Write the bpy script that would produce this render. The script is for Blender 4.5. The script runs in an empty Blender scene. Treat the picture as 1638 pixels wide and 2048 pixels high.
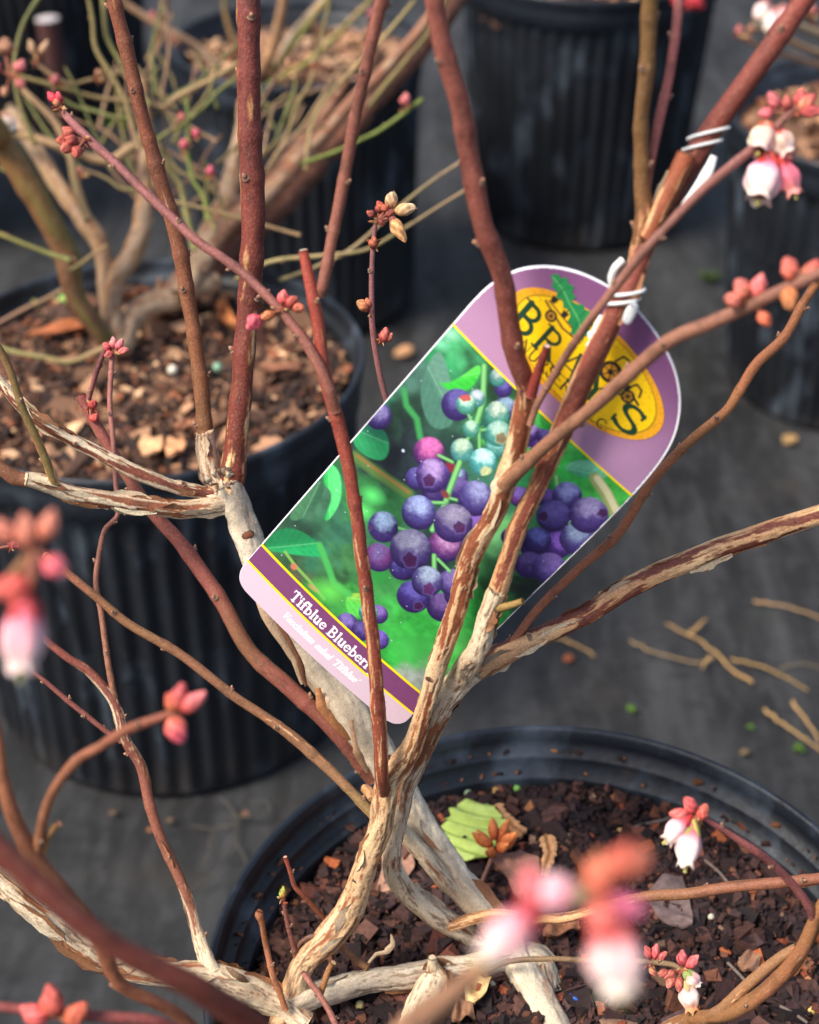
import bpy, math, random
import numpy as np
from mathutils import Vector, Matrix

# ------------------------------------------------------------------ camera, sky, sun, exposure
C = bpy.context.scene.collection
FPX = 3100.0                       # focal length in photograph pixels (1638 x 2048)
TH = math.radians(36.0)            # camera looks down by this much
H_POT = 0.266                      # rim height of the nursery pots
CAMZ = H_POT + 0.503
FWD = np.array([0, math.cos(TH), -math.sin(TH)])
UP = np.array([0, math.sin(TH), math.cos(TH)])
RT = np.array([1.0, 0, 0])
CAM = np.array([0, 0, CAMZ])

cd = bpy.data.cameras.new('camera'); cam = bpy.data.objects.new('camera', cd); C.objects.link(cam)
cam.location = CAM; cam.rotation_euler = (math.pi/2 - TH, 0, 0)
cd.sensor_fit = 'VERTICAL'; cd.sensor_height = 36.0; cd.lens = FPX/2048*36.0
cd.clip_start = 0.01; cd.clip_end = 500
cd.dof.use_dof = True; cd.dof.focus_distance = 0.575
cd.dof.aperture_fstop = (cd.lens/1000)/0.0062
bpy.context.scene.camera = cam

SUN_TO = Vector((-0.55, -0.28, 0.80)).normalized()
w = bpy.data.worlds.new("World"); bpy.context.scene.world = w; w.use_nodes = True
nt = w.node_tree
sky = nt.nodes.new('ShaderNodeTexSky'); sky.sky_type = 'NISHITA'; sky.sun_disc = False
sky.sun_elevation = math.asin(SUN_TO.z); sky.sun_rotation = math.atan2(SUN_TO.x, SUN_TO.y)
sky.air_density = 1.0; sky.dust_density = 3.0; sky.ozone_density = 1.0
nt.links.new(sky.outputs[0], nt.nodes['Background'].inputs[0])
nt.nodes['Background'].inputs[1].default_value = 0.13
sl = bpy.data.lights.new('sun', 'SUN'); sl.energy = 2.8; sl.angle = math.radians(20); sl.color = (1.0, 0.95, 0.86)
so = bpy.data.objects.new('sun', sl); C.objects.link(so)
so.rotation_euler = SUN_TO.to_track_quat('Z', 'Y').to_euler()
vs = bpy.context.scene.view_settings
vs.view_transform = 'Standard'; vs.look = 'None'; vs.exposure = 0.75; vs.gamma = 1.0

rng = np.random.default_rng(7); random.seed(7)

# ------------------------------------------------------------------ helpers
def P(px, py, d):
    """world point seen at pixel (px, py) of the photograph at depth d metres"""
    return CAM + d*(FWD + RT*(px-819)/FPX + UP*(1024-py)/FPX)
def onz(px, py, z):
    r = FWD + RT*(px-819)/FPX + UP*(1024-py)/FPX
    return CAM + r*((z-CAMZ)/r[2])
def lin(c):
    c = np.asarray(c, float)/255.0
    return np.where(c <= 0.04045, c/12.92, ((c+0.055)/1.055)**2.4)
def sm(a, b, x):
    t = np.clip((x-a)/(b-a), 0, 1); return t*t*(3-2*t)
def hsh(ix, iy, iz, seed):
    n = (ix.astype(np.int64)*374761393 + iy.astype(np.int64)*668265263 + iz.astype(np.int64)*2147483647 + seed*974634777) & 0x7fffffff
    n = ((n ^ (n >> 13))*1274126177) & 0x7fffffff
    n = ((n ^ (n >> 15))*2246822519) & 0x7fffffff
    return ((n ^ (n >> 16)) & 0xffffff)/float(0xffffff)
def vnoise(x, y, z, seed=0):
    x, y, z = np.broadcast_arrays(np.asarray(x, float), np.asarray(y, float), np.asarray(z, float))
    ix, iy, iz = np.floor(x), np.floor(y), np.floor(z)
    fx, fy, fz = x-ix, y-iy, z-iz
    u, v, t = [f*f*f*(f*(f*6-15)+10) for f in (fx, fy, fz)]
    r = 0
    for a in (0, 1):
        for b in (0, 1):
            for c in (0, 1):
                r = r + (u if a else 1-u)*(v if b else 1-v)*(t if c else 1-t)*hsh(ix+a, iy+b, iz+c, seed)
    return r
def fbm(x, y, z, o=3, seed=0):
    s = 0; a = 0.5; tot = 0
    for i in range(o):
        s = s + a*vnoise(x*2**i, y*2**i, z*2**i, seed+i*17); tot += a; a *= 0.55
    return s/tot

def mk(name, V, F, mat, parent=None, col=None, smooth=True):
    """one mesh object; F is an (n,3) or (n,4) array, or a list of such arrays; col is linear RGB per vertex"""
    V = np.asarray(V, np.float32)
    if not isinstance(F, (list, tuple)): F = [F]
    F = [np.asarray(f, np.int32) for f in F if len(f)]
    me = bpy.data.meshes.new(name)
    me.vertices.add(len(V)); me.vertices.foreach_set('co', V.ravel())
    lv = np.concatenate([f.ravel() for f in F])
    sz = np.concatenate([np.full(len(f), f.shape[1], np.int32) for f in F])
    me.loops.add(len(lv)); me.loops.foreach_set('vertex_index', lv)
    me.polygons.add(len(sz)); st = np.zeros(len(sz), np.int32); st[1:] = np.cumsum(sz)[:-1]
    me.polygons.foreach_set('loop_start', st); me.polygons.foreach_set('loop_total', sz)
    me.polygons.foreach_set('use_smooth', np.full(len(sz), smooth))
    if col is not None:
        a = me.color_attributes.new('Col', 'FLOAT_COLOR', 'POINT')
        c4 = np.ones((len(V), 4), np.float32); c4[:, :3] = col
        a.data.foreach_set('color', c4.ravel())
    me.update(calc_edges=True); me.validate()
    me.materials.append(mat)
    o = bpy.data.objects.new(name, me); C.objects.link(o)
    if parent is not None: o.parent = parent
    return o
def tag(o, label=None, cat=None, group=None, kind=None):
    if label: o['label'] = label
    if cat: o['category'] = cat
    if group: o['group'] = group
    if kind: o['kind'] = kind
    return o
def thing(name, loc, label, cat, group=None):
    o = bpy.data.objects.new(name, None); C.objects.link(o); o.location = loc; o.empty_display_size = 0.02
    return tag(o, label, cat, group)

class MB:
    """collects pieces into one mesh"""
    def __init__(s): s.V = []; s.F = {3: [], 4: []}; s.c = []; s.n = 0
    def add(s, V, F, col):
        V = np.asarray(V, float); F = F if isinstance(F, list) else [F]
        for f in F:
            f = np.asarray(f, int)
            if len(f): s.F[f.shape[1]].append(f+s.n)
        s.V.append(V); col = np.asarray(col, float)
        s.c.append(np.broadcast_to(col, (len(V), 3)) if col.ndim == 1 else col); s.n += len(V)
    def build(s, name, mat, parent=None, off=None, smooth=True):
        V = np.concatenate(s.V)
        if off is not None: V = V-np.asarray(off)
        return mk(name, V, [np.concatenate(f) for f in s.F.values() if f], mat, parent, np.concatenate(s.c), smooth)

def grid_faces(nr, nc, closed=True):
    i = np.arange(nr-1)[:, None]*nc; j = np.arange(nc if closed else nc-1)[None, :]; k = (j+1) % nc
    return np.stack([i+j, i+k, i+nc+k, i+nc+j], -1).reshape(-1, 4)

# ------------------------------------------------------------------ materials
def material(name, rough=0.6, spec=0.4, noise=0.0, nscale=400, bump=0.0, bscale=900, sss=0.0, base=None, coat=0.0, bstretch=None):
    m = bpy.data.materials.new(name); m.use_nodes = True; t = m.node_tree; N = t.nodes; L = t.links
    b = N['Principled BSDF']; b.inputs['Roughness'].default_value = rough
    b.inputs['Specular IOR Level'].default_value = spec
    if coat: b.inputs['Coat Weight'].default_value = coat
    tc = N.new('ShaderNodeTexCoord')
    if base is None:
        a = N.new('ShaderNodeVertexColor'); a.layer_name = 'Col'; src = a.outputs[0]
    else:
        a = N.new('ShaderNodeRGB'); a.outputs[0].default_value = (*base, 1); src = a.outputs[0]
    if noise:
        n = N.new('ShaderNodeTexNoise'); n.inputs['Scale'].default_value = nscale; n.inputs['Detail'].default_value = 4
        L.new(tc.outputs['Object'], n.inputs['Vector'])
        mr = N.new('ShaderNodeMapRange'); mr.inputs[1].default_value = 0.3; mr.inputs[2].default_value = 0.7
        mr.inputs[3].default_value = 1-noise; mr.inputs[4].default_value = 1+noise
        L.new(n.outputs[0], mr.inputs[0])
        mx = N.new('ShaderNodeVectorMath'); mx.operation = 'SCALE'
        L.new(src, mx.inputs[0]); L.new(mr.outputs[0], mx.inputs['Scale']); src = mx.outputs[0]
    L.new(src, b.inputs['Base Color'])
    if bump:
        n2 = N.new('ShaderNodeTexNoise'); n2.inputs['Scale'].default_value = bscale; n2.inputs['Detail'].default_value = 5
        L.new(tc.outputs['Object'], n2.inputs['Vector'])
        bp = N.new('ShaderNodeBump'); bp.inputs['Strength'].default_value = 1.0; bp.inputs['Distance'].default_value = bump
        L.new(n2.outputs[0], bp.inputs['Height']); L.new(bp.outputs[0], b.inputs['Normal'])
    if sss:
        b.inputs['Subsurface Weight'].default_value = sss; b.inputs['Subsurface Radius'].default_value = (1, .45, .35)
        b.inputs['Subsurface Scale'].default_value = 0.0015
    return m
M_BARK = material('bark', 0.62, 0.35, 0.22, 1300, 0.00025, 1500)
M_BUD = material('bud_scale', 0.62, 0.3, 0.32, 700, 0.0002, 1300, sss=0.05)
M_PETAL = material('petal', 0.6, 0.25, 0.1, 420, 0.00015, 900, sss=0.35)
M_CHIP = material('bark_chip', 0.8, 0.25, 0.25, 500, 0.0004, 700)
M_TIE = material('tie_plastic', 0.4, 0.5, 0.05, 300, base=tuple(lin((236, 236, 230))))
M_PRINT = material('printed_card', 0.38, 0.45, 0.05, 2500)
M_CARD = material('card_edge', 0.45, 0.4, base=tuple(lin((225, 220, 228))))
M_LEAF = material('leaf', 0.5, 0.4, 0.1, 300, 0.0002, 500, sss=0.1)
M_PELLET = material('pellet', 0.45, 0.5, 0.1, 600)

def pot_material(nm, k_, r_):
    m = bpy.data.materials.new(nm); m.use_nodes = True; t = m.node_tree; N = t.nodes; L = t.links
    b = N['Principled BSDF']; b.inputs['Specular IOR Level'].default_value = 0.42
    tc = N.new('ShaderNodeTexCoord')
    def noise(sc, det, st=(1, 1, 1)):
        mp = N.new('ShaderNodeMapping'); mp.inputs['Scale'].default_value = st
        L.new(tc.outputs['Object'], mp.inputs[0])
        n = N.new('ShaderNodeTexNoise'); n.inputs['Scale'].default_value = sc; n.inputs['Detail'].default_value = det
        L.new(mp.outputs[0], n.inputs['Vector']); return n.outputs[0]
    def ramp(src, a, b_):
        r = N.new('ShaderNodeMapRange'); r.inputs[1].default_value = a; r.inputs[2].default_value = b_
        L.new(src, r.inputs[0]); return r.outputs[0]
    scuff = ramp(noise(34, 7, (1, 1, .5)), 0.54, 0.70)
    dust = ramp(noise(9, 5), 0.42, 0.8)
    soil = ramp(noise(70, 5), 0.66, 0.8)
    sep = N.new('ShaderNodeSeparateXYZ'); L.new(tc.outputs['Object'], sep.inputs[0])
    low = ramp(sep.outputs[2], 0.05, 0.0)
    def mix(fac, c1, c2, k=1.0):
        mm = N.new('ShaderNodeMix'); mm.data_type = 'RGBA'
        s = N.new('ShaderNodeMath'); s.operation = 'MULTIPLY'; s.inputs[1].default_value = k; L.new(fac, s.inputs[0])
        L.new(s.outputs[0], mm.inputs[0])
        if isinstance(c1, tuple): mm.inputs[6].default_value = (*c1, 1)
        else: L.new(c1, mm.inputs[6])
        mm.inputs[7].default_value = (*c2, 1); return mm.outputs[2]
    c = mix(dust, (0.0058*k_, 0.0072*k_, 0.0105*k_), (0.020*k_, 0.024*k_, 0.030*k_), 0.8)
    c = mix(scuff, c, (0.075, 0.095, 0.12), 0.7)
    c = mix(soil, c, (0.06, 0.032, 0.02), 0.5)
    mu = N.new('ShaderNodeMath'); mu.operation = 'MULTIPLY'; L.new(low, mu.inputs[0]); L.new(ramp(noise(30, 5), .4, .7), mu.inputs[1])
    c = mix(mu.outputs[0], c, (0.075, 0.055, 0.04), 0.45)
    L.new(c, b.inputs['Base Color'])
    rr = N.new('ShaderNodeMapRange'); rr.inputs[3].default_value = r_; rr.inputs[4].default_value = 0.62
    L.new(noise(25, 4), rr.inputs[0]); L.new(rr.outputs[0], b.inputs['Roughness'])
    bp = N.new('ShaderNodeBump'); bp.inputs['Distance'].default_value = 0.0006; L.new(noise(160, 4), bp.inputs['Height'])
    L.new(bp.outputs[0], b.inputs['Normal'])
    return m
M_POT = pot_material('black_pot_plastic', 1.0, 0.36)
M_RIM = pot_material('sky_sheen_rim_plastic', 1.7, 0.2)  # base colour lightened to paint the sky's reflection onto the rim

def fabric_material():
    m = bpy.data.materials.new('woven_ground_fabric'); m.use_nodes = True; t = m.node_tree; N = t.nodes; L = t.links
    b = N['Principled BSDF']; b.inputs['Roughness'].default_value = 0.72; b.inputs['Specular IOR Level'].default_value = 0.35
    tc = N.new('ShaderNodeTexCoord')
    def noise(sc, det, st=(1, 1, 1), rot=0.0):
        mp = N.new('ShaderNodeMapping'); mp.inputs['Scale'].default_value = st; mp.inputs['Rotation'].default_value = (0, 0, rot)
        L.new(tc.outputs['Object'], mp.inputs[0])
        n = N.new('ShaderNodeTexNoise'); n.inputs['Scale'].default_value = sc; n.inputs['Detail'].default_value = det
        L.new(mp.outputs[0], n.inputs['Vector']); return n.outputs[0]
    def ramp(src, a, b_, c=0.0, d=1.0):
        r = N.new('ShaderNodeMapRange'); r.inputs[1].default_value = a; r.inputs[2].default_value = b_
        r.inputs[3].default_value = c; r.inputs[4].default_value = d
        L.new(src, r.inputs[0]); return r.outputs[0]
    def mix(fac, c1, c2):
        mm = N.new('ShaderNodeMix'); mm.data_type = 'RGBA'; L.new(fac, mm.inputs[0])
        if isinstance(c1, tuple): mm.inputs[6].default_value = (*c1, 1)
        else: L.new(c1, mm.inputs[6])
        mm.inputs[7].default_value = (*c2, 1); return mm.outputs[2]
    c = mix(ramp(noise(6, 6), 0.35, 0.7), (0.0148, 0.0145, 0.0145), (0.034, 0.0335, 0.033))
    c = mix(ramp(noise(26, 5, (1, .13, 1), -0.75), 0.48, 0.70, 0, 0.55), c, (0.090, 0.090, 0.092))
    c = mix(ramp(noise(90, 6, (1, .35, 1), -0.75), 0.46, 0.70, 0, 0.5), c, (0.068, 0.067, 0.068))
    c = mix(ramp(noise(120, 6, (.4, 1, 1), -0.75), 0.50, 0.72, 0, 0.5), c, (0.009, 0.0095, 0.011))
    c = mix(ramp(noise(2.2, 5), 0.50, 0.68, 0, .45), c, (0.060, 0.062, 0.066))
    c = mix(ramp(noise(17, 6), 0.58, 0.74, 0, .6), c, (0.05, 0.043, 0.033))
    c = mix(ramp(noise(9, 6, (1, 1, 1), 2.), 0.66, 0.76, 0, .35), c, (0.035, 0.05, 0.018))
    L.new(c, b.inputs['Base Color'])
    wv = N.new('ShaderNodeTexWave'); wv.inputs['Scale'].default_value = 120; wv.inputs['Distortion'].default_value = 1.5
    mp = N.new('ShaderNodeMapping'); mp.inputs['Rotation'].default_value = (0, 0, 0.9); L.new(tc.outputs['Object'], mp.inputs[0])
    L.new(mp.outputs[0], wv.inputs['Vector'])
    ad = N.new('ShaderNodeMath'); ad.operation = 'ADD'; L.new(wv.outputs['Fac'], ad.inputs[0]); L.new(noise(50, 5), ad.inputs[1])
    bp = N.new('ShaderNodeBump'); bp.inputs['Distance'].default_value = 0.0012; bp.inputs['Strength'].default_value = 0.8
    L.new(ad.outputs[0], bp.inputs['Height']); L.new(bp.outputs[0], b.inputs['Normal'])
    return m

# ------------------------------------------------------------------ ground
n = 120
gx = np.linspace(-1, 1, n); gx = np.sign(gx)*np.abs(gx)**2.6*40
X, Y = np.meshgrid(gx, gx+1.2)
Zg = (fbm(X*5, Y*5, 0*X, 3, 5)-0.5)*0.008*np.exp(-((X**2+(Y-1.2)**2)/9)) - 0.003
tag(mk('ground', np.stack([X, Y, Zg], -1).reshape(-1, 3), grid_faces(n, n, False), fabric_material()), kind='structure')

# ------------------------------------------------------------------ nursery pots
def nursery_pot(cx, cy, R, rb, label, nfl=60, H=H_POT):
    nfl = int(nfl*.88)
    t = thing('nursery_pot', (cx, cy, 0), label, 'plant pot', 'black fluted nursery pots')
    na = nfl*8; a = np.linspace(0, 2*np.pi, na, endpoint=False)
    k = R/0.14
    wall_top = H-0.030
    prof = [(0.0, 0.012, 0), (rb-0.012, 0.010, 0), (rb-0.006, 0.0, 0), (rb-0.001, 0.001, 0), (rb+.0005, 0.006, 0.2)]
    for z in np.linspace(0.012, wall_top-0.006, 14):
        prof.append((rb+(R-0.007-rb)*((z-0.012)/(wall_top-0.018)), z, 1))
    prof += [(R-0.006, wall_top-0.002, 0.25)]
    V = []
    for r, z, f in prof:
        fl = np.sign(np.cos(a*nfl))*np.abs(np.cos(a*nfl))**0.7
        V.append(np.stack([(r+0.0017*f*fl)*np.cos(a), (r+0.0017*f*fl)*np.sin(a), np.full(na, z)], -1))
    inner = [(R-0.010, wall_top), (R-0.013, H-0.075), (R-0.014, H-0.2)]
    mk('pot_wall', np.concatenate(V), grid_faces(len(V), na), M_POT, t)
    rim = [(R-0.0062, wall_top-0.0035), (R-0.0032, wall_top-0.002), (R-0.0028, H-0.018), (R-0.0030, H-0.013), (R-0.0012, H-0.010),
           (R-0.0002, H-0.0065), (R, H-0.0026), (R-0.0005, H-0.0007), (R-0.0016, H), (R-0.0028, H-0.0003), (R-0.0036, H-0.0014),
           (R-0.0042, H-0.006), (R-0.0048, H-0.0122), (R-0.0082, H-0.0128), (R-0.0088, H-0.0140), (R-0.0092, H-0.0218),
           (R-0.0124, H-0.0224), (R-0.0130, H-0.0236), (R-0.0140, H-0.06), (R-0.0145, H-0.11)]
    na = 256; a = np.linspace(0, 2*np.pi, na, endpoint=False)
    wob = 0.0009*np.cos(2*a+cx*9)+0.0006*np.cos(3*a+cy*7)
    V = [np.stack([(r+wob)*np.cos(a), (r+wob)*np.sin(a), np.full(na, z)+0.0007*np.cos(2*a+1)], -1) for r, z in rim]
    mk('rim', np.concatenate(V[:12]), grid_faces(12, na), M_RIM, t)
    mk('inner_wall', np.concatenate(V[11:]), grid_faces(len(V)-11, na), M_POT, t)
    return t
PA = (-0.169, 0.862); PB = (0.061, 0.386); PC = (0.19, 1.66); PD = (0.413, 1.28); PE = (-0.105, 1.455)
nursery_pot(*PB, 0.14, 0.125, 'black pot in front holding the bush with the purple plant tag', 60)
nursery_pot(*PA, 0.14, 0.132, 'black fluted pot of coarse bark chips left of the purple tag', 62)
nursery_pot(*PE, 0.12, 0.108, 'black pot directly behind the left pot of bark chips, its rim crossed by green twigs', 56)
nursery_pot(*PC, 0.14, 0.116, 'black pot standing alone on grey fabric above the top of the purple tag', 56, 0.283)
nursery_pot(*PD, 0.14, 0.108, 'black pot cut off by the right edge, white bell flowers hanging before it', 56)
nursery_pot(-0.47, 2.0, 0.14, 0.116, 'black pot in the far top left corner behind the cut stake', 56)
nursery_pot(-0.60, 1.63, 0.14, 0.116, 'black pot of which only a sliver shows at the left edge', 56)
nursery_pot(0.66, 1.95, 0.14, 0.116, 'black pot in the far top right corner behind the pink twigs', 56)

# ------------------------------------------------------------------ potting soil and bark chips
def shards(n, cx, cy, r, zf, size, palette, weights, flat=0.4, layers=0.006, bigs=0.0):
    """n angular chips strewn in a disc, as arrays"""
    base = np.array([[-1, -1, -1], [1, -1, -1], [1, 1, -1], [-1, 1, -1], [-1, -1, 1], [1, -1, 1], [1, 1, 1], [-1, 1, 1]], float)
    fc = np.array([[0, 3, 2, 1], [4, 5, 6, 7], [0, 1, 5, 4], [1, 2, 6, 5], [2, 3, 7, 6], [3, 0, 4, 7]])
    s = size[0]*np.exp(rng.normal(0, size[1], n)); s = np.clip(s, size[0]*.3, size[2])
    V = base[None]*(1+rng.uniform(-.45, .35, (n, 8, 3)))
    asp = np.stack([np.ones(n), rng.uniform(.35, .95, n), rng.uniform(.5, 1.3, n)*flat], -1)
    V = V*asp[:, None]*(s/2)[:, None, None]
    ax = rng.normal(0, 0.42, n); ay = rng.normal(0, 0.42, n); az = rng.uniform(0, 6.283, n)
    def rot(V, a, i, j):
        c, s_ = np.cos(a)[:, None], np.sin(a)[:, None]
        vi = V[:, :, i]*c-V[:, :, j]*s_; vj = V[:, :, i]*s_+V[:, :, j]*c
        V = V.copy(); V[:, :, i] = vi; V[:, :, j] = vj; return V
    V = rot(rot(rot(V, ax, 1, 2), ay, 0, 2), az, 0, 1)
    rr = r*np.sqrt(rng.uniform(0, 1, n)); th = rng.uniform(0, 6.283, n)
    x = cx+rr*np.cos(th); y = cy+rr*np.sin(th)
    z = zf(x, y)+rng.uniform(0, layers, n)
    V = V+np.stack([x, y, z], -1)[:, None]
    col = lin(np.array(palette))[rng.choice(len(palette), n, p=np.array(weights)/sum(weights))]*rng.uniform(.6, 1.35, (n, 1))
    F = fc[None]+(np.arange(n)*8)[:, None, None]
    return V.reshape(-1, 3), F.reshape(-1, 4), np.repeat(col, 8, 0)
def soil(cx, cy, r, z0, label, batches, mound=0.004, ledge=None):
    zf = lambda x, y: z0 + mound*(1-((x-cx)**2+(y-cy)**2)/r**2) + (fbm(x*45, y*45, 0*x, 3, 3)-.5)*0.008
    nr, na = 40, 160
    rr = np.linspace(0, r, nr)[:, None]; a = np.linspace(0, 2*np.pi, na, endpoint=False)[None]
    x = cx+rr*np.cos(a); y = cy+rr*np.sin(a); z = zf(x, y)-0.001
    mb = MB(); mb.add(np.stack([x, y, z], -1).reshape(-1, 3), grid_faces(nr, na), lin((38, 27, 24)))
    for b in batches:
        V, F, c = shards(b[0], cx, cy, r*b[5] if len(b) > 5 else r, zf, b[1], b[2], b[3], b[4]); mb.add(V, F, c)
    if ledge:
        V, F, c = shards(170, cx, cy, 1, lambda x, y: 0*x, (0.0022, .45, .005), [(96, 62, 46), (70, 46, 40), (130, 84, 56), (52, 38, 36)], [1, 1, 1, 1], .5, 0)
        V = V.reshape(-1, 8, 3); cc_ = V.mean(1); a = np.arctan2(cc_[:, 1]-cy, cc_[:, 0]-cx); k_ = rng.random(len(a)) < .5
        tgt = np.stack([cx+np.where(k_, ledge[0], ledge[2])*np.cos(a), cy+np.where(k_, ledge[0], ledge[2])*np.sin(a), np.where(k_, ledge[1], ledge[3])], -1)
        V = V-cc_[:, None]+tgt[:, None]; mb.add(V.reshape(-1, 3), F, c)
    o = mb.build('potting_soil', M_CHIP, None, (cx, cy, z0), smooth=False); o.location = (cx, cy, z0)
    tag(o, label, 'soil', kind='stuff'); return zf
DARK = [(52, 37, 36), (40, 30, 30), (66, 44, 40), (78, 50, 42), (102, 64, 48), (130, 84, 60), (128, 98, 78)]
WD = [30, 26, 18, 10, 4, 1.3, 1]
SB = 0.266-0.031; SA = 0.266-0.022; SE = 0.266-0.03
zB = soil(*PB, 0.1265, SB, 'dark crumbly bark soil in the front pot under the leaf', [
    (20000, (0.0026, .45, .006), DARK, WD, .5), (2600, (0.006, .35, .012), DARK, WD, .4),
    (230, (0.0105, .3, .02), [(120, 74, 54), (104, 60, 48), (84, 56, 48), (150, 100, 72), (70, 50, 48)], [3, 3, 4, 1, 4], .28),
    (200, (0.0055, .3, .01), [(168, 92, 54), (176, 116, 76), (150, 78, 52)], [2, 1, 2], .4)], ledge=(.1335, .2540, .1294, .2444))
TAN = [(50, 38, 34), (80, 58, 47), (122, 88, 66), (172, 128, 96), (204, 162, 124), (132, 80, 54), (98, 62, 48)]
zA = soil(*PA, 0.1265, SA, 'coarse tan and brown bark chips filling the left pot', [
    (9000, (0.0032, .4, .008), TAN, [52, 30, 10, 3, 2, 5, 12], .5), (2300, (0.0066, .4, .016), TAN, [20, 22, 20, 9, 4, 7, 14], .22),
    (170, (0.0155, .35, .032), TAN, [5, 9, 20, 16, 7, 6, 9], .11)], 0.008)
zE = soil(*PE, 0.107, SE, 'pale bark chips in the pot behind the left pot', [
    (3500, (0.004, .4, .01), TAN, [20, 20, 20, 14, 6, 8, 10], .5), (500, (0.014, .4, .035), TAN, [4, 8, 20, 22, 16, 6, 6], .25)])
zD = soil(*PD, 0.127, SE, 'brown bark chips in the pot cut off by the right edge', [
    (3500, (0.004, .4, .01), TAN, [20, 20, 20, 12, 4, 8, 10], .5), (500, (0.013, .4, .03), TAN, [6, 10, 20, 16, 8, 6, 6], .25)])
zC = soil(*PC, 0.127, SE, 'bark soil in the pot standing alone above the tag', [(2500, (0.007, .4, .02), TAN, [20, 20, 20, 12, 4, 8, 10], .4)])

# ------------------------------------------------------------------ woody stems
PALE = [lin((232, 210, 174)), lin((206, 180, 146)), lin((166, 142, 116))]
TANS = [lin((234, 192, 142)), lin((212, 160, 112)), lin((166, 114, 78))]
RED = (118, 60, 47); MAR = (96, 50, 46); PUR = (132, 84, 82); OLV = (118, 92, 52); BRN = (112, 72, 52); ORG = (150, 84, 50); GRN = (112, 124, 62); TANC = (160, 132, 102); KHK = (132, 108, 78)
STEMS = {}
def spline(pts, step):
    pts = np.asarray(pts, float)
    Pw = np.array([P(*p[:3]) for p in pts]); R = pts[:, 3]*pts[:, 2]/FPX/2*(.84+.1*np.clip(pts[:, 3]/60, 0, 1))
    Q = np.concatenate([Pw, R[:, None]], 1)
    Q = np.concatenate([[2*Q[0]-Q[1]], Q, [2*Q[-1]-Q[-2]]])
    out = []
    for i in range(1, len(Q)-2):
        p0, p1, p2, p3 = Q[i-1:i+3]
        L = np.linalg.norm(p2[:3]-p1[:3]); m = max(2, int(L/step))
        d01 = max(np.linalg.norm(p1[:3]-p0[:3]), 1e-5); d12 = max(L, 1e-5); d23 = max(np.linalg.norm(p3[:3]-p2[:3]), 1e-5)
        m1 = (p2-p0)/(d01+d12)*d12; m2 = (p3-p1)/(d12+d23)*d12
        t = np.linspace(0, 1, m, endpoint=False)[:, None]
        out.append((2*t**3-3*t**2+1)*p1+(t**3-2*t**2+t)*m1+(-2*t**3+3*t**2)*p2+(t**3-t**2)*m2)
    out.append(Q[-2][None]); Q = np.concatenate(out)
    Q[:, 3] = np.maximum(Q[:, 3], 0.0003)
    return Q[:, :3], Q[:, 3]
def frames(X):
    T = np.gradient(X, axis=0); T /= np.linalg.norm(T, axis=1)[:, None]+1e-12
    Nn = np.zeros_like(T); v = -FWD - T[0]*np.dot(-FWD, T[0]); v /= np.linalg.norm(v)+1e-9
    for i in range(len(T)):
        v = v - T[i]*np.dot(v, T[i]); v /= np.linalg.norm(v)+1e-12; Nn[i] = v
    return T, Nn, np.cross(T, Nn)
SEED = [0]
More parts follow.
